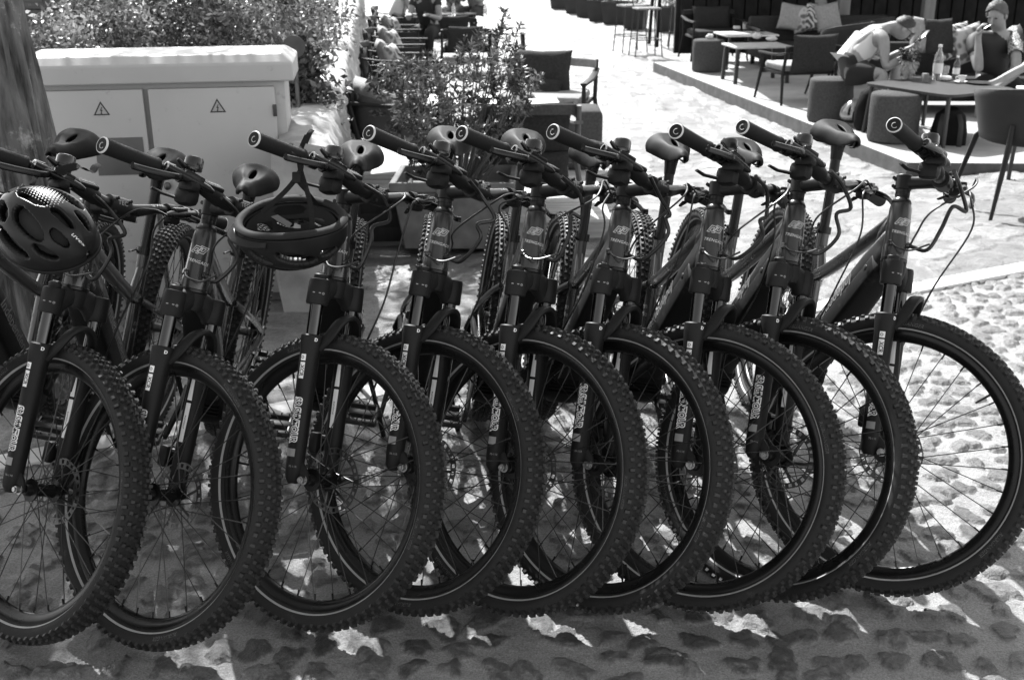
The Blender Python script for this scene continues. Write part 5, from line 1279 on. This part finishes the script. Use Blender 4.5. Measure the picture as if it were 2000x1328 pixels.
# ------------------------------------------------------------------ people
SKIN = mat('skin', .22, .5, var=.12, vscale=14, bump=.08, bscale=250); HAIR = mat('dark_hair', .015, .6, var=.4, bump=.8, bscale=220, stretch=(1, 1, .3)); HAIRL = mat('cropped_fair_hair', .08, .7, var=.3, bump=.7, bscale=260)
TANK = mat('white_cotton', .55, .9, var=.06, bump=.3, bscale=50); SHORTS = mat('dark_shorts', .010, .9, var=.2, bump=.4, bscale=60); JERSEY = mat('dark_cycling_jersey', .009, .7, var=.3, bump=.2, bscale=60)
M_DRESS = pattern_mat('dotted_dress', .30, .10, 22, 'v'); DEN = mat('dark_denim', .03, .9, var=.3)
def skin_mesh(name, chains, mats, parent=None, root=None, sub=2):
    """chains: lists of (key, Vector, radius); keys shared between chains join them. Baked Skin + Subdivision surface."""
    keys, vs, rad, es = {}, [], [], []
    for ch in chains:
        prev = None
        for kx, p, r in ch:
            if kx not in keys: keys[kx] = len(vs); vs.append(Vector(p)); rad.append(r)
            if prev is not None: es.append((prev, keys[kx]))
            prev = keys[kx]
    me = bpy.data.meshes.new(name); me.from_pydata([tuple(v) for v in vs], es, [])
    o = bpy.data.objects.new(name, me); COL.objects.link(o)
    m = o.modifiers.new('skin', 'SKIN'); m.use_smooth_shade = True
    if not me.skin_vertices: me.attributes.new('skin', 'FLOAT', 'POINT')
    for i, r in enumerate(rad): me.skin_vertices[0].data[i].radius = (r, r) if not isinstance(r, tuple) else r
    ri = keys.get(root, 0)
    for i in range(len(vs)): me.skin_vertices[0].data[i].use_root = (i == ri)
    s = o.modifiers.new('sub', 'SUBSURF'); s.levels = sub; s.render_levels = sub
    dg = bpy.context.evaluated_depsgraph_get(); dg.update()
    nm = bpy.data.meshes.new_from_object(o.evaluated_get(dg)); nm.name = name
    bpy.data.objects.remove(o); bpy.data.meshes.remove(me)
    for p in nm.polygons: p.use_smooth = True
    nm.materials.clear(); nm.materials.append(mats)
    o = bpy.data.objects.new(name, nm); COL.objects.link(o)
    if parent: o.parent = parent
    return o
def hand_chains(pre, wkey, w, dirv, palm_n, curl=.5, s=1.0, thumb=1):
    """palm and five fingers continuing from wrist w along dirv; palm_n points out of the palm"""
    d = Vector(dirv).normalized(); n = Vector(palm_n); n = (n - d * n.dot(d)).normalized(); sd = d.cross(n) * thumb
    pc = w + d * .045 * s; pk = w + d * .085 * s
    ch = [[(wkey, w, .026 * s), (pre + 'p', pc, .030 * s), (pre + 'k', pk, .026 * s)]]
    for i, (o_, l) in enumerate(((.030, .070), (.010, .080), (-.010, .075), (-.029, .058))):
        b = pk + sd * o_ * s + d * .004 * s; a1 = curl * .6; a2 = curl * 1.5
        m = b + (d * math.cos(a1) + n * math.sin(a1)) * l * .5 * s; e = m + (d * math.cos(a2) + n * math.sin(a2)) * l * .5 * s
        ch.append([(pre + 'k', pk, .026 * s), (pre + 'f%d' % i, b, .0105 * s), (pre + 'g%d' % i, m, .0095 * s), (pre + 'h%d' % i, e, .008 * s)])
    t0 = pc + sd * .028 * s; t1 = t0 + (d * .6 + sd * .6 + n * .5).normalized() * .035 * s; t2 = t1 + (d * .85 + n * .5).normalized() * .028 * s
    ch.append([(pre + 'p', pc, .030 * s), (pre + 't0', t0, .013 * s), (pre + 't1', t1, .011 * s), (pre + 't2', t2, .009 * s)])
    return ch
def head_chains(neck, hc, face, up, s=1.0):
    f = Vector(face).normalized(); u = Vector(up); u = (u - f * u.dot(f)).normalized(); r = f.cross(u)
    ch = [[('neck', neck, .055 * s), ('hb', hc - u * .055 * s - f * .005 * s, (.070 * s, .075 * s)), ('hm', hc + u * .02 * s - f * .01, (.078 * s, .094 * s)), ('ht', hc + u * .085 * s - f * .015 * s, (.060 * s, .070 * s))]]
    ch.append([('hb', hc - u * .055 * s, .07 * s), ('jaw', hc - u * .082 * s + f * .052 * s, .034 * s)])
    return ch
def face_parts(root, hc, face, up, s=1.0, glasses=False, hair=None, hair_r=1.0):
    f = Vector(face).normalized(); u = Vector(up); u = (u - f * u.dot(f)).normalized(); r = f.cross(u); M = Matrix((r, f, u)).transposed().to_4x4(); M.translation = hc
    b = MB(); b.sweep([M @ Vector(p) * 1 for p in ((0, .078 * s, .022 * s), (0, .098 * s, -.008 * s), (0, .103 * s, -.022 * s), (0, .085 * s, -.034 * s))], [.008 * s, .011 * s, .014 * s, .009 * s], 10); b.build('nose', SKIN, root)
    for sg in (1, -1):
        b = MB(); b.ell((sg * .080 * s, -.012 * s, -.005 * s), (.010 * s, .022 * s, .034 * s), 12, M); b.build('ear', SKIN, root)
        b = MB(); b.ell((sg * .030 * s, .078 * s, .016 * s), (.013 * s, .008 * s, .007 * s), 10, M); b.build('eye', mat('eye_dark', .03, .3), root)
    b = MB(); b.sweep([M @ Vector((x * s, (.082 - abs(x) * .3) * s, -.056 * s)) for x in (-.022, -.01, 0, .01, .022)], [.003, .005, .0055, .005, .003], 8); b.build('mouth', mat('lips', .13, .5), root)
    if hair:
        b = MB(); n = 22; vs, fs = [], []
        for i in range(12):
            for j in range(n):
                a = 2 * math.pi * j / n; ph = math.pi * (.02 + .50 * i / 11 * (1 - .58 * max(0, math.sin(a)) ** 1.2))
                k = 1 + .09 * mnoise.noise(Vector((math.cos(a) * 3, math.sin(a) * 3, i * .9)))
                q = Vector((.090 * math.sin(ph) * math.cos(a), .104 * math.sin(ph) * math.sin(a) - .012, .112 * math.cos(ph) + .012)) * s * hair_r * k; vs.append(M @ q)
        for i in range(11):
            for j in range(n): fs.append((i * n + j, i * n + (j + 1) % n, (i + 1) * n + (j + 1) % n, (i + 1) * n + j))
        fs.append(tuple(range(n))); b.add(vs, fs); o = b.build('hair', hair, root, angle=80)
    if glasses:
        b = MB()
        for sg in (1, -1):
            b.lathe([(.019, -.002), (.023, -.002), (.023, .002), (.019, .002)], 18, M @ frame((sg * .031 * s, .096 * s, .014 * s), (1, 0, 0), (0, 1, 0)), closed=True)
            b.sweep([M @ Vector((sg * .052 * s, .094 * s, .018 * s)), M @ Vector((sg * .084 * s, .0, .012 * s))], .003, 6)
        b.sweep([M @ Vector((-.01 * s, .098 * s, .018 * s)), M @ Vector((.01 * s, .098 * s, .018 * s))], .003, 6); b.build('glasses', mat('glasses_frame', .02, .3), root)
def shoe(root, heel, toe, m, s=1.0, sole=None):
    h, t = Vector(heel), Vector(toe); b = MB(); d = (t - h)
    b.sweep([h + Vector((0, 0, .045)), h + d * .25 + Vector((0, 0, .055)), h + d * .6 + Vector((0, 0, .042)), h + d * .95 + Vector((0, 0, .028)), h + d * 1.1 + Vector((0, 0, .022))], [(.032, .045), (.038, .055), (.043, .042), (.038, .028), (.02, .012)], 14, up=d.cross(Vector((0, 0, 1))))
    b.build('shoe', m, root)
def lerp(a, b, t): return Vector(a).lerp(Vector(b), t)
def person(label, J, shirt, pants, hair, sleeve=.0, glasses=False, pant_to=.9, hands=None, shoe_m=None, s=1.0, group=None, face=None, up=None, feet=True):
    """J: pelvis, chest, neck, head, and per side sh/el/wr, hip/kn/an/to (l, r)"""
    J = {k: Vector(v) for k, v in J.items()}
    root = empty('person', (J['pelvis'].x, J['pelvis'].y, 0)); tag(root, label, 'person', group)
    MI = Vector((-root.location.x, -root.location.y, 0)); J = {k: v + MI for k, v in J.items()}
    pel, che, nec, hd = J['pelvis'], J['chest'], J['neck'], J['head']; bel = lerp(pel, che, .45)
    ch = [[('pel', pel, (.125 * s, .125 * s)), ('bel', bel, (.120 * s, .130 * s)), ('che', che, (.125 * s, .140 * s)), ('nb', lerp(che, nec, .75), .075 * s), ('neck', nec, .055 * s)]]
    ch += head_chains(nec, hd, face, up, s)
    for q in 'lr':
        if 'sh' + q in J:
            sh, el, wr = J['sh' + q], J['el' + q], J['wr' + q]
            ch.append([('che', che, .125 * s), ('sh' + q, sh, .062 * s), ('ua' + q, lerp(sh, el, .45), .050 * s), ('el' + q, el, .040 * s), ('fa' + q, lerp(el, wr, .3), .043 * s), ('wr' + q, wr, .026 * s)])
            hv = (hands or {}).get(q, ((wr - el), Vector((0, 0, -1)), .5))
            ch += hand_chains('hn' + q, 'wr' + q, wr, hv[0], hv[1], hv[2], s, 1 if q == 'l' else -1)
        if 'hp' + q in J:
            hp, kn = J['hp' + q], J['kn' + q]; c2 = [('pel', pel, .12 * s), ('hp' + q, hp, .092 * s), ('th' + q, lerp(hp, kn, .5), .076 * s), ('kn' + q, kn, .056 * s)]
            if 'an' + q in J:
                an = J['an' + q]; c2 += [('cf' + q, lerp(kn, an, .32), .056 * s), ('an' + q, an, .036 * s)]
                if 'to' + q in J: c2 += [('to' + q, J['to' + q], .032 * s)]
            ch.append(c2)
    skin_mesh('body', ch, SKIN, root, 'pel')
    # clothes: slightly larger skins over the same joints
    e = 1.08
    t = [[('pel', lerp(pel, bel, .1), .128 * s * e), ('bel', bel, (.124 * s * e, .134 * s * e)), ('che', che, (.130 * s * e, .145 * s * e)), ('nb', lerp(che, nec, .62), .080 * s * e)]]
    for q in 'lr':
        if 'sh' + q in J and sleeve > 0:
            sh, el = J['sh' + q], J['el' + q]; t.append([('che', che, .13 * s), ('sh' + q, sh, .070 * s * e), ('sl' + q, lerp(sh, el, sleeve * .6), .060 * s * e), ('sl2' + q, lerp(sh, el, sleeve), .058 * s * e)])
        elif 'sh' + q in J: t.append([('che', che, .13 * s), ('st' + q, lerp(che, J['sh' + q], .55) + (nec - che).normalized() * .045, .055 * s)])
    skin_mesh('shirt', t, shirt, root, 'bel')
    t = [[('bel', lerp(pel, bel, .55), (.125 * s * e, .134 * s * e)), ('pel', pel, (.134 * s * e, .134 * s * e))]]
    for q in 'lr':
        if 'hp' + q in J:
            hp, kn = J['hp' + q], J['kn' + q]; c2 = [('pel', pel, .12), ('hp' + q, hp, .102 * s * e), ('th' + q, lerp(hp, kn, min(.5, pant_to * .6)), .088 * s * e), ('kn' + q, lerp(hp, kn, min(pant_to, 1)), .074 * s * e)]
            if pant_to > 1 and 'an' + q in J: c2 += [('cf' + q, lerp(kn, J['an' + q], .4), .062 * s * e), ('an' + q, lerp(kn, J['an' + q], .95), .050 * s * e)]
            t.append(c2)
    skin_mesh('trousers', t, pants, root, 'pel')
    face_parts(root, hd, face, up, s, glasses, hair)
    if feet:
        for q in 'lr':
            if 'to' + q in J: shoe(root, J['an' + q] - Vector((0, 0, .075)), J['to' + q] - Vector((0, 0, .035)), shoe_m or M_BLKST)
    return root
# man in the white tank top, hunched on the pouf, looking at a phone
dm = 10.25
DV = (_cr @ Vector((0, 0, -1))); DV.z = 0; DV.normalize()            # horizontal away from us
def PJ(px, py, dz=0.0): return P(px, py, dm) + DV * dz
seat_z = Z_PF + .40
Jm = dict(pelvis=PJ(1655, 128, .06), chest=PJ(1700, 72, .04), neck=PJ(1738, 52, .02), head=PJ(1764, 58, -.02),
          shr=PJ(1716, 74, -.15), elr=PJ(1716, 128, -.20), wrr=PJ(1766, 104, -.16), shl=PJ(1722, 70, .20), ell=PJ(1748, 122, .26), wrl=PJ(1783, 96, .06),
          hpr=PJ(1662, 140, -.06), knr=PJ(1714, 141, -.20), anr=PJ(1675, 222, -.16), tor=PJ(1708, 238, -.20), hpl=PJ(1666, 138, .18), knl=PJ(1766, 134, .22), anl=PJ(1752, 214, .22), tol=PJ(1776, 228, .18))
man = person('man in a white tank top and dark shorts hunched over a phone on the pouf', Jm, TANK, SHORTS, HAIR, 0, True, .80,
             {'r': (Vector((.7, .2, .5)), Vector((0, .3, 1)), .9), 'l': (Vector((.6, -.4, .5)), Vector((.2, -.3, 1)), .9)}, mat('dark_shoe', .03, .4), .98, None, Vector((.80, -.12, -.62)), Vector((.55, 0, .8)))
b = MB(); c0 = PJ(1797, 72, -.03); b.box((0, 0, 0), (.085, .165, .010), frame(c0, (.35, -.9, .1), (-.6, -.2, .75)), bev=.004)
tag(b.build('phone', mat('phone_black', .015, .15)), 'dark phone held by the man in the white tank top', 'phone')
# cyclist at the right edge, leaning over the table
dm = 10.9
_PJ = PJ
def PJ(px, py, dz=0.0): return _PJ(px - 12, py + 7, dz)
Jc = dict(pelvis=PJ(1975, 150, .25), chest=PJ(1962, 84, .05), neck=PJ(1958, 48, -.06), head=PJ(1943, 21, -.18),
          shr=PJ(1908, 68, -.02), elr=PJ(1908, 128, -.20), wrr=PJ(1905, 66, -.22), shl=PJ(1998, 62, .05), ell=PJ(1968, 126, -.35), wrl=PJ(1918, 150, -.52),
          hpr=PJ(1950, 158, .2), knr=PJ(1912, 178, -.25), anr=PJ(1912, 258, -.1), tor=PJ(1900, 266, -.3), hpl=PJ(1995, 160, .2), knl=PJ(1990, 178, -.25), anl=PJ(1990, 262, -.2), tol=PJ(1978, 272, -.42))
cyc = person('cyclist in a dark jersey leaning over the table, cigarette raised in one hand', Jc, JERSEY, SHORTS, HAIRL, .55, False, .9,
             {'r': (Vector((-.05, -.1, 1)), Vector((.8, -.4, .1)), 1.0), 'l': (Vector((-1, -.35, -.25)), Vector((0, 0, -1)), .35)}, mat('dark_shoe', .03, .4), 1.14, None, Vector((-.58, -.62, -.42)), Vector((-.1, -.2, 1)))
b = MB(); w = PJ(1914, 46, -.25); b.sweep([w, w + Vector((.055, -.01, .035))], .005, 8); tag(b.build('cigarette', M_CERAM), 'white cigarette between the cyclist\'s raised fingers', 'cigarette')
q = MB(); L0, L1 = Jc['shl'] - Vector((cyc.location.x, cyc.location.y, 0)), Jc['ell'] - Vector((cyc.location.x, cyc.location.y, 0)); 
q.sweep([lerp(L0, L1, -.08), lerp(L0, L1, .2), lerp(L0, L1, .56)], [.074, .0725, .068], 16, caps=False); q.build('printed_sleeve', pattern_mat('dot_print_sleeve', .02, .45, 60, 'v'), cyc)
# third person, body out of frame: reaches in over the table
dm = 10.3
PJ = _PJ
J3 = dict(pelvis=PJ(2120, 190, .2), chest=PJ(2090, 110, .0), neck=PJ(2078, 60, -.1), head=PJ(2060, 28, -.15),
          shr=PJ(2035, 98, -.05), elr=PJ(1985, 130, -.15), wrr=PJ(1932, 158, -.12), shl=PJ(2135, 110, .0), ell=PJ(2130, 165, -.2), wrl=PJ(2080, 180, -.35),
          hpr=PJ(2090, 200, .15), knr=PJ(2020, 222, -.1), anr=PJ(1902, 312, -.15), tor=PJ(1872, 330, -.25), hpl=PJ(2140, 200, .15), knl=PJ(2110, 222, -.4), anl=PJ(2110, 320, -.4), tol=PJ(2090, 330, -.6))
person('person at the right edge reaching one bare arm across the dark table', J3, JERSEY, mat('pale_trousers', .32, .9, var=.1), HAIR, .4, False, 1.2,
       {'r': (Vector((-1, -.1, -.3)), Vector((0, 0, -1)), .3)}, mat('dark_shoe', .03, .4), .98, None, Vector((-.8, -.3, -.4)), Vector((0, 0, 1)))
# far left guests
far_chair = [o for o in bpy.data.objects if o.get('label', '').startswith('far armchair along')][0].location
def seated(label, loc, rz, shirt, pants, hair, s=1.0, lean=.1, seat=.36, arms='lap'):
    M = Matrix.Translation(loc) @ Matrix.Rotation(rz, 4, 'Z'); V = lambda x, y, z: M @ Vector((x, y, z))
    p = dict(pelvis=V(0, -.1, seat + .12), chest=V(0, -.06 + lean, seat + .46), neck=V(0, -.02 + lean * 1.3, seat + .64), head=V(0, .03 + lean * 1.5, seat + .79))
    for q, sg in (('l', -1), ('r', 1)):
        p['sh' + q] = V(sg * .18, -.05 + lean, seat + .55); p['el' + q] = V(sg * .24, .05 + lean, seat + .28)
        p['wr' + q] = V(sg * (.12 if arms == 'lap' else .16), .30 + lean, seat + (.22 if arms == 'lap' else .34))
        p['hp' + q] = V(sg * .09, -.06, seat + .10); p['kn' + q] = V(sg * .13, .38, seat + .09); p['an' + q] = V(sg * .12, .36, .08); p['to' + q] = V(sg * .13, .52, .05)
    R3 = M.to_3x3(); return person(label, p, shirt, pants, hair, .4, False, 1.2, None, M_BLKST, s, 'guests at the far left tables', R3 @ Vector((0, 1, -.25)), Vector((0, 0, 1)))
seated('person in pale clothes in the far armchair along the wall', (far_chair.x + .06, far_chair.y, Z_PLAZA), -math.pi / 2 + .1, TANK, DEN, HAIR)
seated('person in black seated at the left end of the far dark table', ((838 - 1000) / F_PX * 16.6, 17.2, Z_PLAZA), math.pi - .2, JERSEY, SHORTS, HAIR, arms='out')
g = G(882, 20, Z_PLAZA + .5); seated('person in a dotted dress behind the bottles at the far table', (g.x, g.y + .6, Z_PLAZA), math.pi - .1, M_DRESS, M_DRESS, HAIR, arms='out')
g = G(925, 20, Z_PLAZA + .5); seated('bare armed person at the right end of the far table', (g.x, g.y + .5, Z_PLAZA), math.pi - .4, mat('grey_top', .2, .9), DEN, HAIR, arms='out')

# -------- things on the ground of the terrace
def backpack(label, loc, rz, s=1.0):
    r = empty('backpack', loc, rz); tag(r, label, 'backpack', 'backpacks'); b = MB()
    b.sweep([(0, 0, 0), (0, .01, .06 * s), (0, .02, .22 * s), (0, .0, .36 * s), (0, -.02, .42 * s)], [(.13 * s, .08 * s), (.15 * s, .105 * s), (.15 * s, .10 * s), (.12 * s, .08 * s), (.05 * s, .04 * s)], 20, up=(1, 0, 0), exp=3); b.build('bag', mat('black_nylon', .007, .8, spec=.12, var=.4, bump=.5, bscale=30), r)
    for sg in (1, -1): b = MB(); b.sweep(spline([(sg * .06, -.07, .38 * s), (sg * .08, -.14, .30 * s), (sg * .085, -.13, .12 * s), (sg * .1, -.06, .04)], 5), (.02, .005), 8, up=(1, 0, 0)); b.build('strap', mat('nylon_strap', .02, .7), r)
    b = MB(); b.sweep([(-.1, .1 * s, .12 * s), (0, .125 * s, .13 * s), (.1, .1 * s, .12 * s)], (.06, .03), 10, up=(0, 0, 1)); b.build('pocket', MATS['black_nylon'], r)
    return r
q = pf(1700, 256); backpack('black backpack on the terrace between the two near poufs', (q.x, q.y + .05, Z_PF), .4, .9)
q = GG(1868, 318); backpack('black backpack slumped under the dark table beside the tub chair', (q.x, q.y + .25, Z_PLAZA), -.3)
def helmet_simple(label, loc, rot, m):
    r = empty('helmet', loc, 0, rot); tag(r, label, 'helmet'); b = MB(); vs, fs = [], []; n, k = 28, 9
    for i in range(k):
        for j in range(n):
            a = 2 * math.pi * j / n; ph = math.pi * (.03 + .52 * i / (k - 1)); vs.append((.135 * math.sin(ph) * math.cos(a), .10 * math.sin(ph) * math.sin(a), .12 * math.cos(ph)))
    for i in range(k - 1):
        for j in range(n):
            if 1 < i < 6 and j % 4 == 1: continue
            fs.append((i * n + j, i * n + (j + 1) % n, (i + 1) * n + (j + 1) % n, (i + 1) * n + j))
    fs.append(tuple(range(n))); b.add(vs, fs); o = b.build('shell', m, r, angle=60); so3 = o.modifiers.new('thickness', 'SOLIDIFY'); so3.thickness = .018
    b = MB(); b.ell((0, 0, -.005), (.118, .085, .10), 16); b.build('liner', M_SHELLD, r)
q = pf(1664, 246); helmet_simple('silver and black helmet on the terrace by the man\'s foot', (q.x, q.y - .02, Z_PF + .13), (.3, -.3, .2), mat('silver_shell', .4, .25, .4, var=.3))
# fluffy bundle on a thin stick above the nearest pouf
q = P(1776, 120, 10.0); fr_ = empty('plume', (q.x, q.y, q.z)); tag(fr_, 'fluffy tasselled bundle, dark above and pale below, on a thin stick above the pouf', 'plume')
rs = np.random.RandomState(5)
for nm, z0, z1, m_, rr in (('dark_tuft', .01, .12, HAIR, .075), ('pale_tuft', -.13, .02, mat('pale_fluff', .45, .9), .07)):
    n = 900; pz = rs.uniform(z0, z1, n); a = rs.uniform(0, 6.28, n); k = rr * np.sqrt(rs.uniform(0, 1, n)) * (1.0 if nm == 'dark_tuft' else np.clip((pz + .16) / .12, .25, 1))
    pos = np.stack([k * np.cos(a), k * np.sin(a), pz], 1); leaf_mesh(nm, pos, np.stack([np.cos(a) * .6, np.sin(a) * .6, -np.ones(n) * (1 if nm != 'dark_tuft' else .2)], 1), .04, .004, m_, fr_, 9)
b = MB(); b.sweep([(-.02, 0, -.10), (-.055, -.01, -.225)], .006, 8); b.build('stick', M_CERAM, fr_)

# ------------------------------------------------------------------ helmets hanging on two of the bikes
M_HSH = mat('helmet_shell', .009, .32, 0, var=.4, rvar=.08, spec=.2); M_HSH2 = mat('helmet_shell_grey', .010, .38, 0, var=.5, spec=.15)
M_PAD = mat('helmet_rim_pad', .018, .75, var=.2, spec=.12, bump=.2, bscale=90); M_LIN = mat('helmet_liner', .010, .85, var=.3)
M_STRAP = mat('helmet_strap', .010, .85, spec=.15, var=.3, bump=.5, bscale=300)
HA_, HB_, HC_ = .142, .108, .118
def hp(s_, t_, k=1.0, flare=.0):
    al, ph = s_ * R_(86), t_ * R_(100); ca = math.cos(al)
    return Vector((HA_ * math.sin(al) * k, HB_ * ca * math.sin(ph) * (k + flare), HC_ * (ca * .92 + .08) * math.cos(ph) * k))
VENTS = [(a, q, c * 1.18, d * 1.22) for a, q, c, d in [(-.05, .0, .20, .085), (.42, .0, .16, .07), (-.52, .0, .15, .07), (.12, .36, .22, .10), (-.36, .36, .17, .09), (.56, .34, .13, .08), (.12, -.36, .22, .10), (-.36, -.36, .17, .09), (.56, -.34, .13, .08),
         (-.02, .70, .22, .075), (-.45, .66, .13, .07), (.44, .66, .14, .07), (-.02, -.70, .22, .075), (-.45, -.66, .13, .07), (.44, -.66, .14, .07)]]
def helmet(label, M, m, visor=True, dots=True, inverted=False, script=None):
    r = empty('helmet'); r.matrix_world = M; tag(r, label, 'helmet', 'bike helmets hung on handlebars')
    b = MB(); nu, nv = 124, 104; vs = []; fs = []
    for i in range(nu + 1):
        for j in range(nv + 1):
            s_, t_ = 2 * i / nu - 1, 2 * j / nv - 1
            ridge = .035 * math.cos(t_ * 9.4) * math.cos(s_ * 1.4); p = hp(s_, t_, 1 + ridge * .6 * (1 - abs(t_) ** 3)); vs.append(p)
    for i in range(nu):
        for j in range(nv):
            s_, t_ = 2 * (i + .5) / nu - 1, 2 * (j + .5) / nv - 1
            if any((abs((s_ - a) / c)) ** 2.4 + (abs((t_ - q) - .35 * (s_ - a) * (1 if q > 0 else (-1 if q < 0 else 0))) / d) ** 2.4 < 1 for a, q, c, d in VENTS): continue
            q_ = i * (nv + 1) + j; fs.append((q_, q_ + nv + 1, q_ + nv + 2, q_ + 1))
    b.add(vs, fs); sh = b.build('shell', m, r, angle=50)
    smo = sh.modifiers.new('smooth', 'SMOOTH'); smo.factor = .5; smo.iterations = 5
    so = sh.modifiers.new('thickness', 'SOLIDIFY'); so.thickness = .022; so.offset = -1
    ln = MB(); vs = []; n1, n2 = 28, 24
    for i in range(n1 + 1):
        for j in range(n2 + 1): vs.append(hp(2 * i / n1 - 1, 2 * j / n2 - 1, .80))
    ln.add(vs, [(i * (n2 + 1) + j, (i + 1) * (n2 + 1) + j, (i + 1) * (n2 + 1) + j + 1, i * (n2 + 1) + j + 1) for i in range(n1) for j in range(n2)
                if not (inverted and any(((2 * (i + .5) / n1 - 1 - a) / c) ** 2 + ((2 * (j + .5) / n2 - 1 - q) / d) ** 2 < .95 for a, q, c, d in VENTS))]); ln.build('liner', M_LIN, r)
    rim = [hp(math.sin(a) * .985, (1 if math.cos(a) >= 0 else -1) * 1.0, .92) if abs(math.cos(a)) > .2 else None for a in [2 * math.pi * k / 60 for k in range(60)]]
    rp = [Vector((HA_ * .93 * math.sin(a), HB_ * .90 * math.cos(a), -.022 - .006 * math.cos(2 * a))) for a in [2 * math.pi * k / 48 for k in range(48)]]
    q = MB(); q.sweep(rp, (.0075, .012), 10, closed=True); q.build('rim_pad', M_PAD if inverted else m, r)
    if visor:
        q = MB(); vs = []
        for i in range(5):
            for j in range(17):
                a = R_(-62 + 124 * j / 16); rr = 1.0 + .035 * i * math.cos(a * .9)
                vs.append((HA_ * rr * math.cos(a), HB_ * rr * math.sin(a), -.006 + .004 * i - .012 * math.sin(a) ** 2))
        q.add(vs, [(i * 17 + j, i * 17 + j + 1, (i + 1) * 17 + j + 1, (i + 1) * 17 + j) for i in range(4) for j in range(16)])
        vo = q.build('visor', m, r); s2 = vo.modifiers.new('thickness', 'SOLIDIFY'); s2.thickness = .004
    if dots:
        q = MB()
        for i in range(11):
            for j in range(9):
                s_, t_ = .02 + .042 * (i - 5) + (.021 if j % 2 else 0), .24 + .040 * (j - 4)
                c = hp(s_, t_ - .1, 1.0); rad = .0030 * max(.35, 1.25 - ((i - 5) / 6) ** 2 - ((j - 4) / 5) ** 2)
                k_ = 1 + .021 * math.cos((t_ - .1) * 9.4); c = c * (k_ + .012); nn = c.normalized(); q.lathe([(rad, 0), (.0002, .0004)], 7, aim(c, c + nn))
        q.build('dot_pattern', mat('helmet_dots', .42, .5), r, smooth=False)
    def lettering(text, size, s0, t0, flip, nm):
        v, f = text_geo(text, size, shear=.25); q = MB()
        q.add([(lambda c: c * (1.045 + .0))(hp(s0 + flip * p.x / (HA_ * 1.45), t0 + flip * p.y / (HB_ * 1.75), 1.0)) for p in v], f); q.build(nm, M_DECAL, r, smooth=False)
    if not inverted:
        lettering('uvex', .026, .74, -.12, 1, 'maker_lettering'); lettering('flow', .030, -.30, -.60, 1, 'script_lettering')
    else:
        pass
    return r
def cam_depth(p): return -((_cm.inverted() @ p).z)
RT, UPV, BK = _cr @ Vector((1, 0, 0)), _cr @ Vector((0, 1, 0)), _cr @ Vector((0, 0, 1))     # photo right, up, towards the lens
def hm(c, fwd, up, sc=.9):
    x = Vector(fwd).normalized(); z = Vector(up); z = (z - x * z.dot(x)).normalized(); M = Matrix((x * sc, z.cross(x) * sc, z * sc)).transposed().to_4x4(); M.translation = c; return M
def strap(pts, parent, w=.0058, nm='strap'):
    b = MB(); b.sweep(spline(pts, 5), (w, .0012), 6, up=BK.cross(Vector((.3, 0, 1)))); o = b.build(nm, M_STRAP); o.parent = parent; o.matrix_parent_inverse = parent.matrix_world.inverted(); return o
g1 = bike_pt(0, barc(.22)); d1 = cam_depth(g1)
c1 = P(92, 455, d1 - .06)
h1 = helmet('dark vented helmet with pale dots hanging right side up from the second bike', hm(c1, RT * .84 - UPV * .42 + BK * .28, UPV * .62 + RT * .12 + BK * .74), M_HSH, visor=False)
bpy.context.view_layer.update()
strap([P(62, 362, d1 - .08), P(75, 340, d1 - .03), P(100, 333, d1 - .02), P(122, 345, d1), P(126, 330, d1 + .02)], h1)
strap([P(110, 335, d1 - .025), P(150, 326, d1 - .03), P(178, 335, d1 - .02), P(186, 326, d1 - .01), P(196, 322, d1)], h1, .009)
g2 = bike_pt(2, barc(.27)); d2 = cam_depth(g2)
c2 = P(570, 442, d2 - .02)
h2 = helmet('dark helmet hung upside down by its straps from a right grip, opening upward', hm(c2, -RT * .96 - UPV * .10 + BK * .2, -UPV * .80 - BK * .58), M_HSH2, visor=True, inverted=True)
bpy.context.view_layer.update()
gA, gB = bike_pt(2, barc(.275)), bike_pt(2, barc(.245))
strap([gA + UPV * .022, gA + BK * .024, P(588, 320, d2 - .03), P(580, 345, d2 - .035), P(556, 375, d2 - .04), P(512, 415, d2 - .04)], h2)
strap([P(578, 348, d2 - .036), P(600, 375, d2 - .02), P(622, 402, d2 + .03)], h2, .0065)
b = MB(); b.box((0, 0, 0), (.020, .026, .008), frame(P(579, 347, d2 - .038), RT, BK), bev=.003); o = b.build('buckle', M_PLAST); o.parent = h2; o.matrix_parent_inverse = h2.matrix_world.inverted()
strap([gB + UPV * .05 + RT * .012, gB + UPV * .024, gB + BK * .024, gB - UPV * .03 + BK * .02, P(606, 400, d2 - .05), P(612, 484, d2 - .06)], h2)
strap([P(596, 280, d2 - .01), P(604, 262, d2 - .01), P(610, 254, d2 + .0)], h2, .006)

for (px, py, dd, w_, h_, rt) in ((546, 428, .035, .060, .014, -.55), (628, 458, .02, .028, .016, -.4)):
    b = MB(); b.box((0, 0, 0), (w_, h_, .0012), frame(P(px, py, d2 + dd), RT * math.cos(rt) + UPV * math.sin(rt), BK * .8 + UPV * .5)); o = b.build('sticker', mat('helmet_sticker', .16, .6)); o.parent = h2; o.matrix_parent_inverse = h2.matrix_world.inverted()
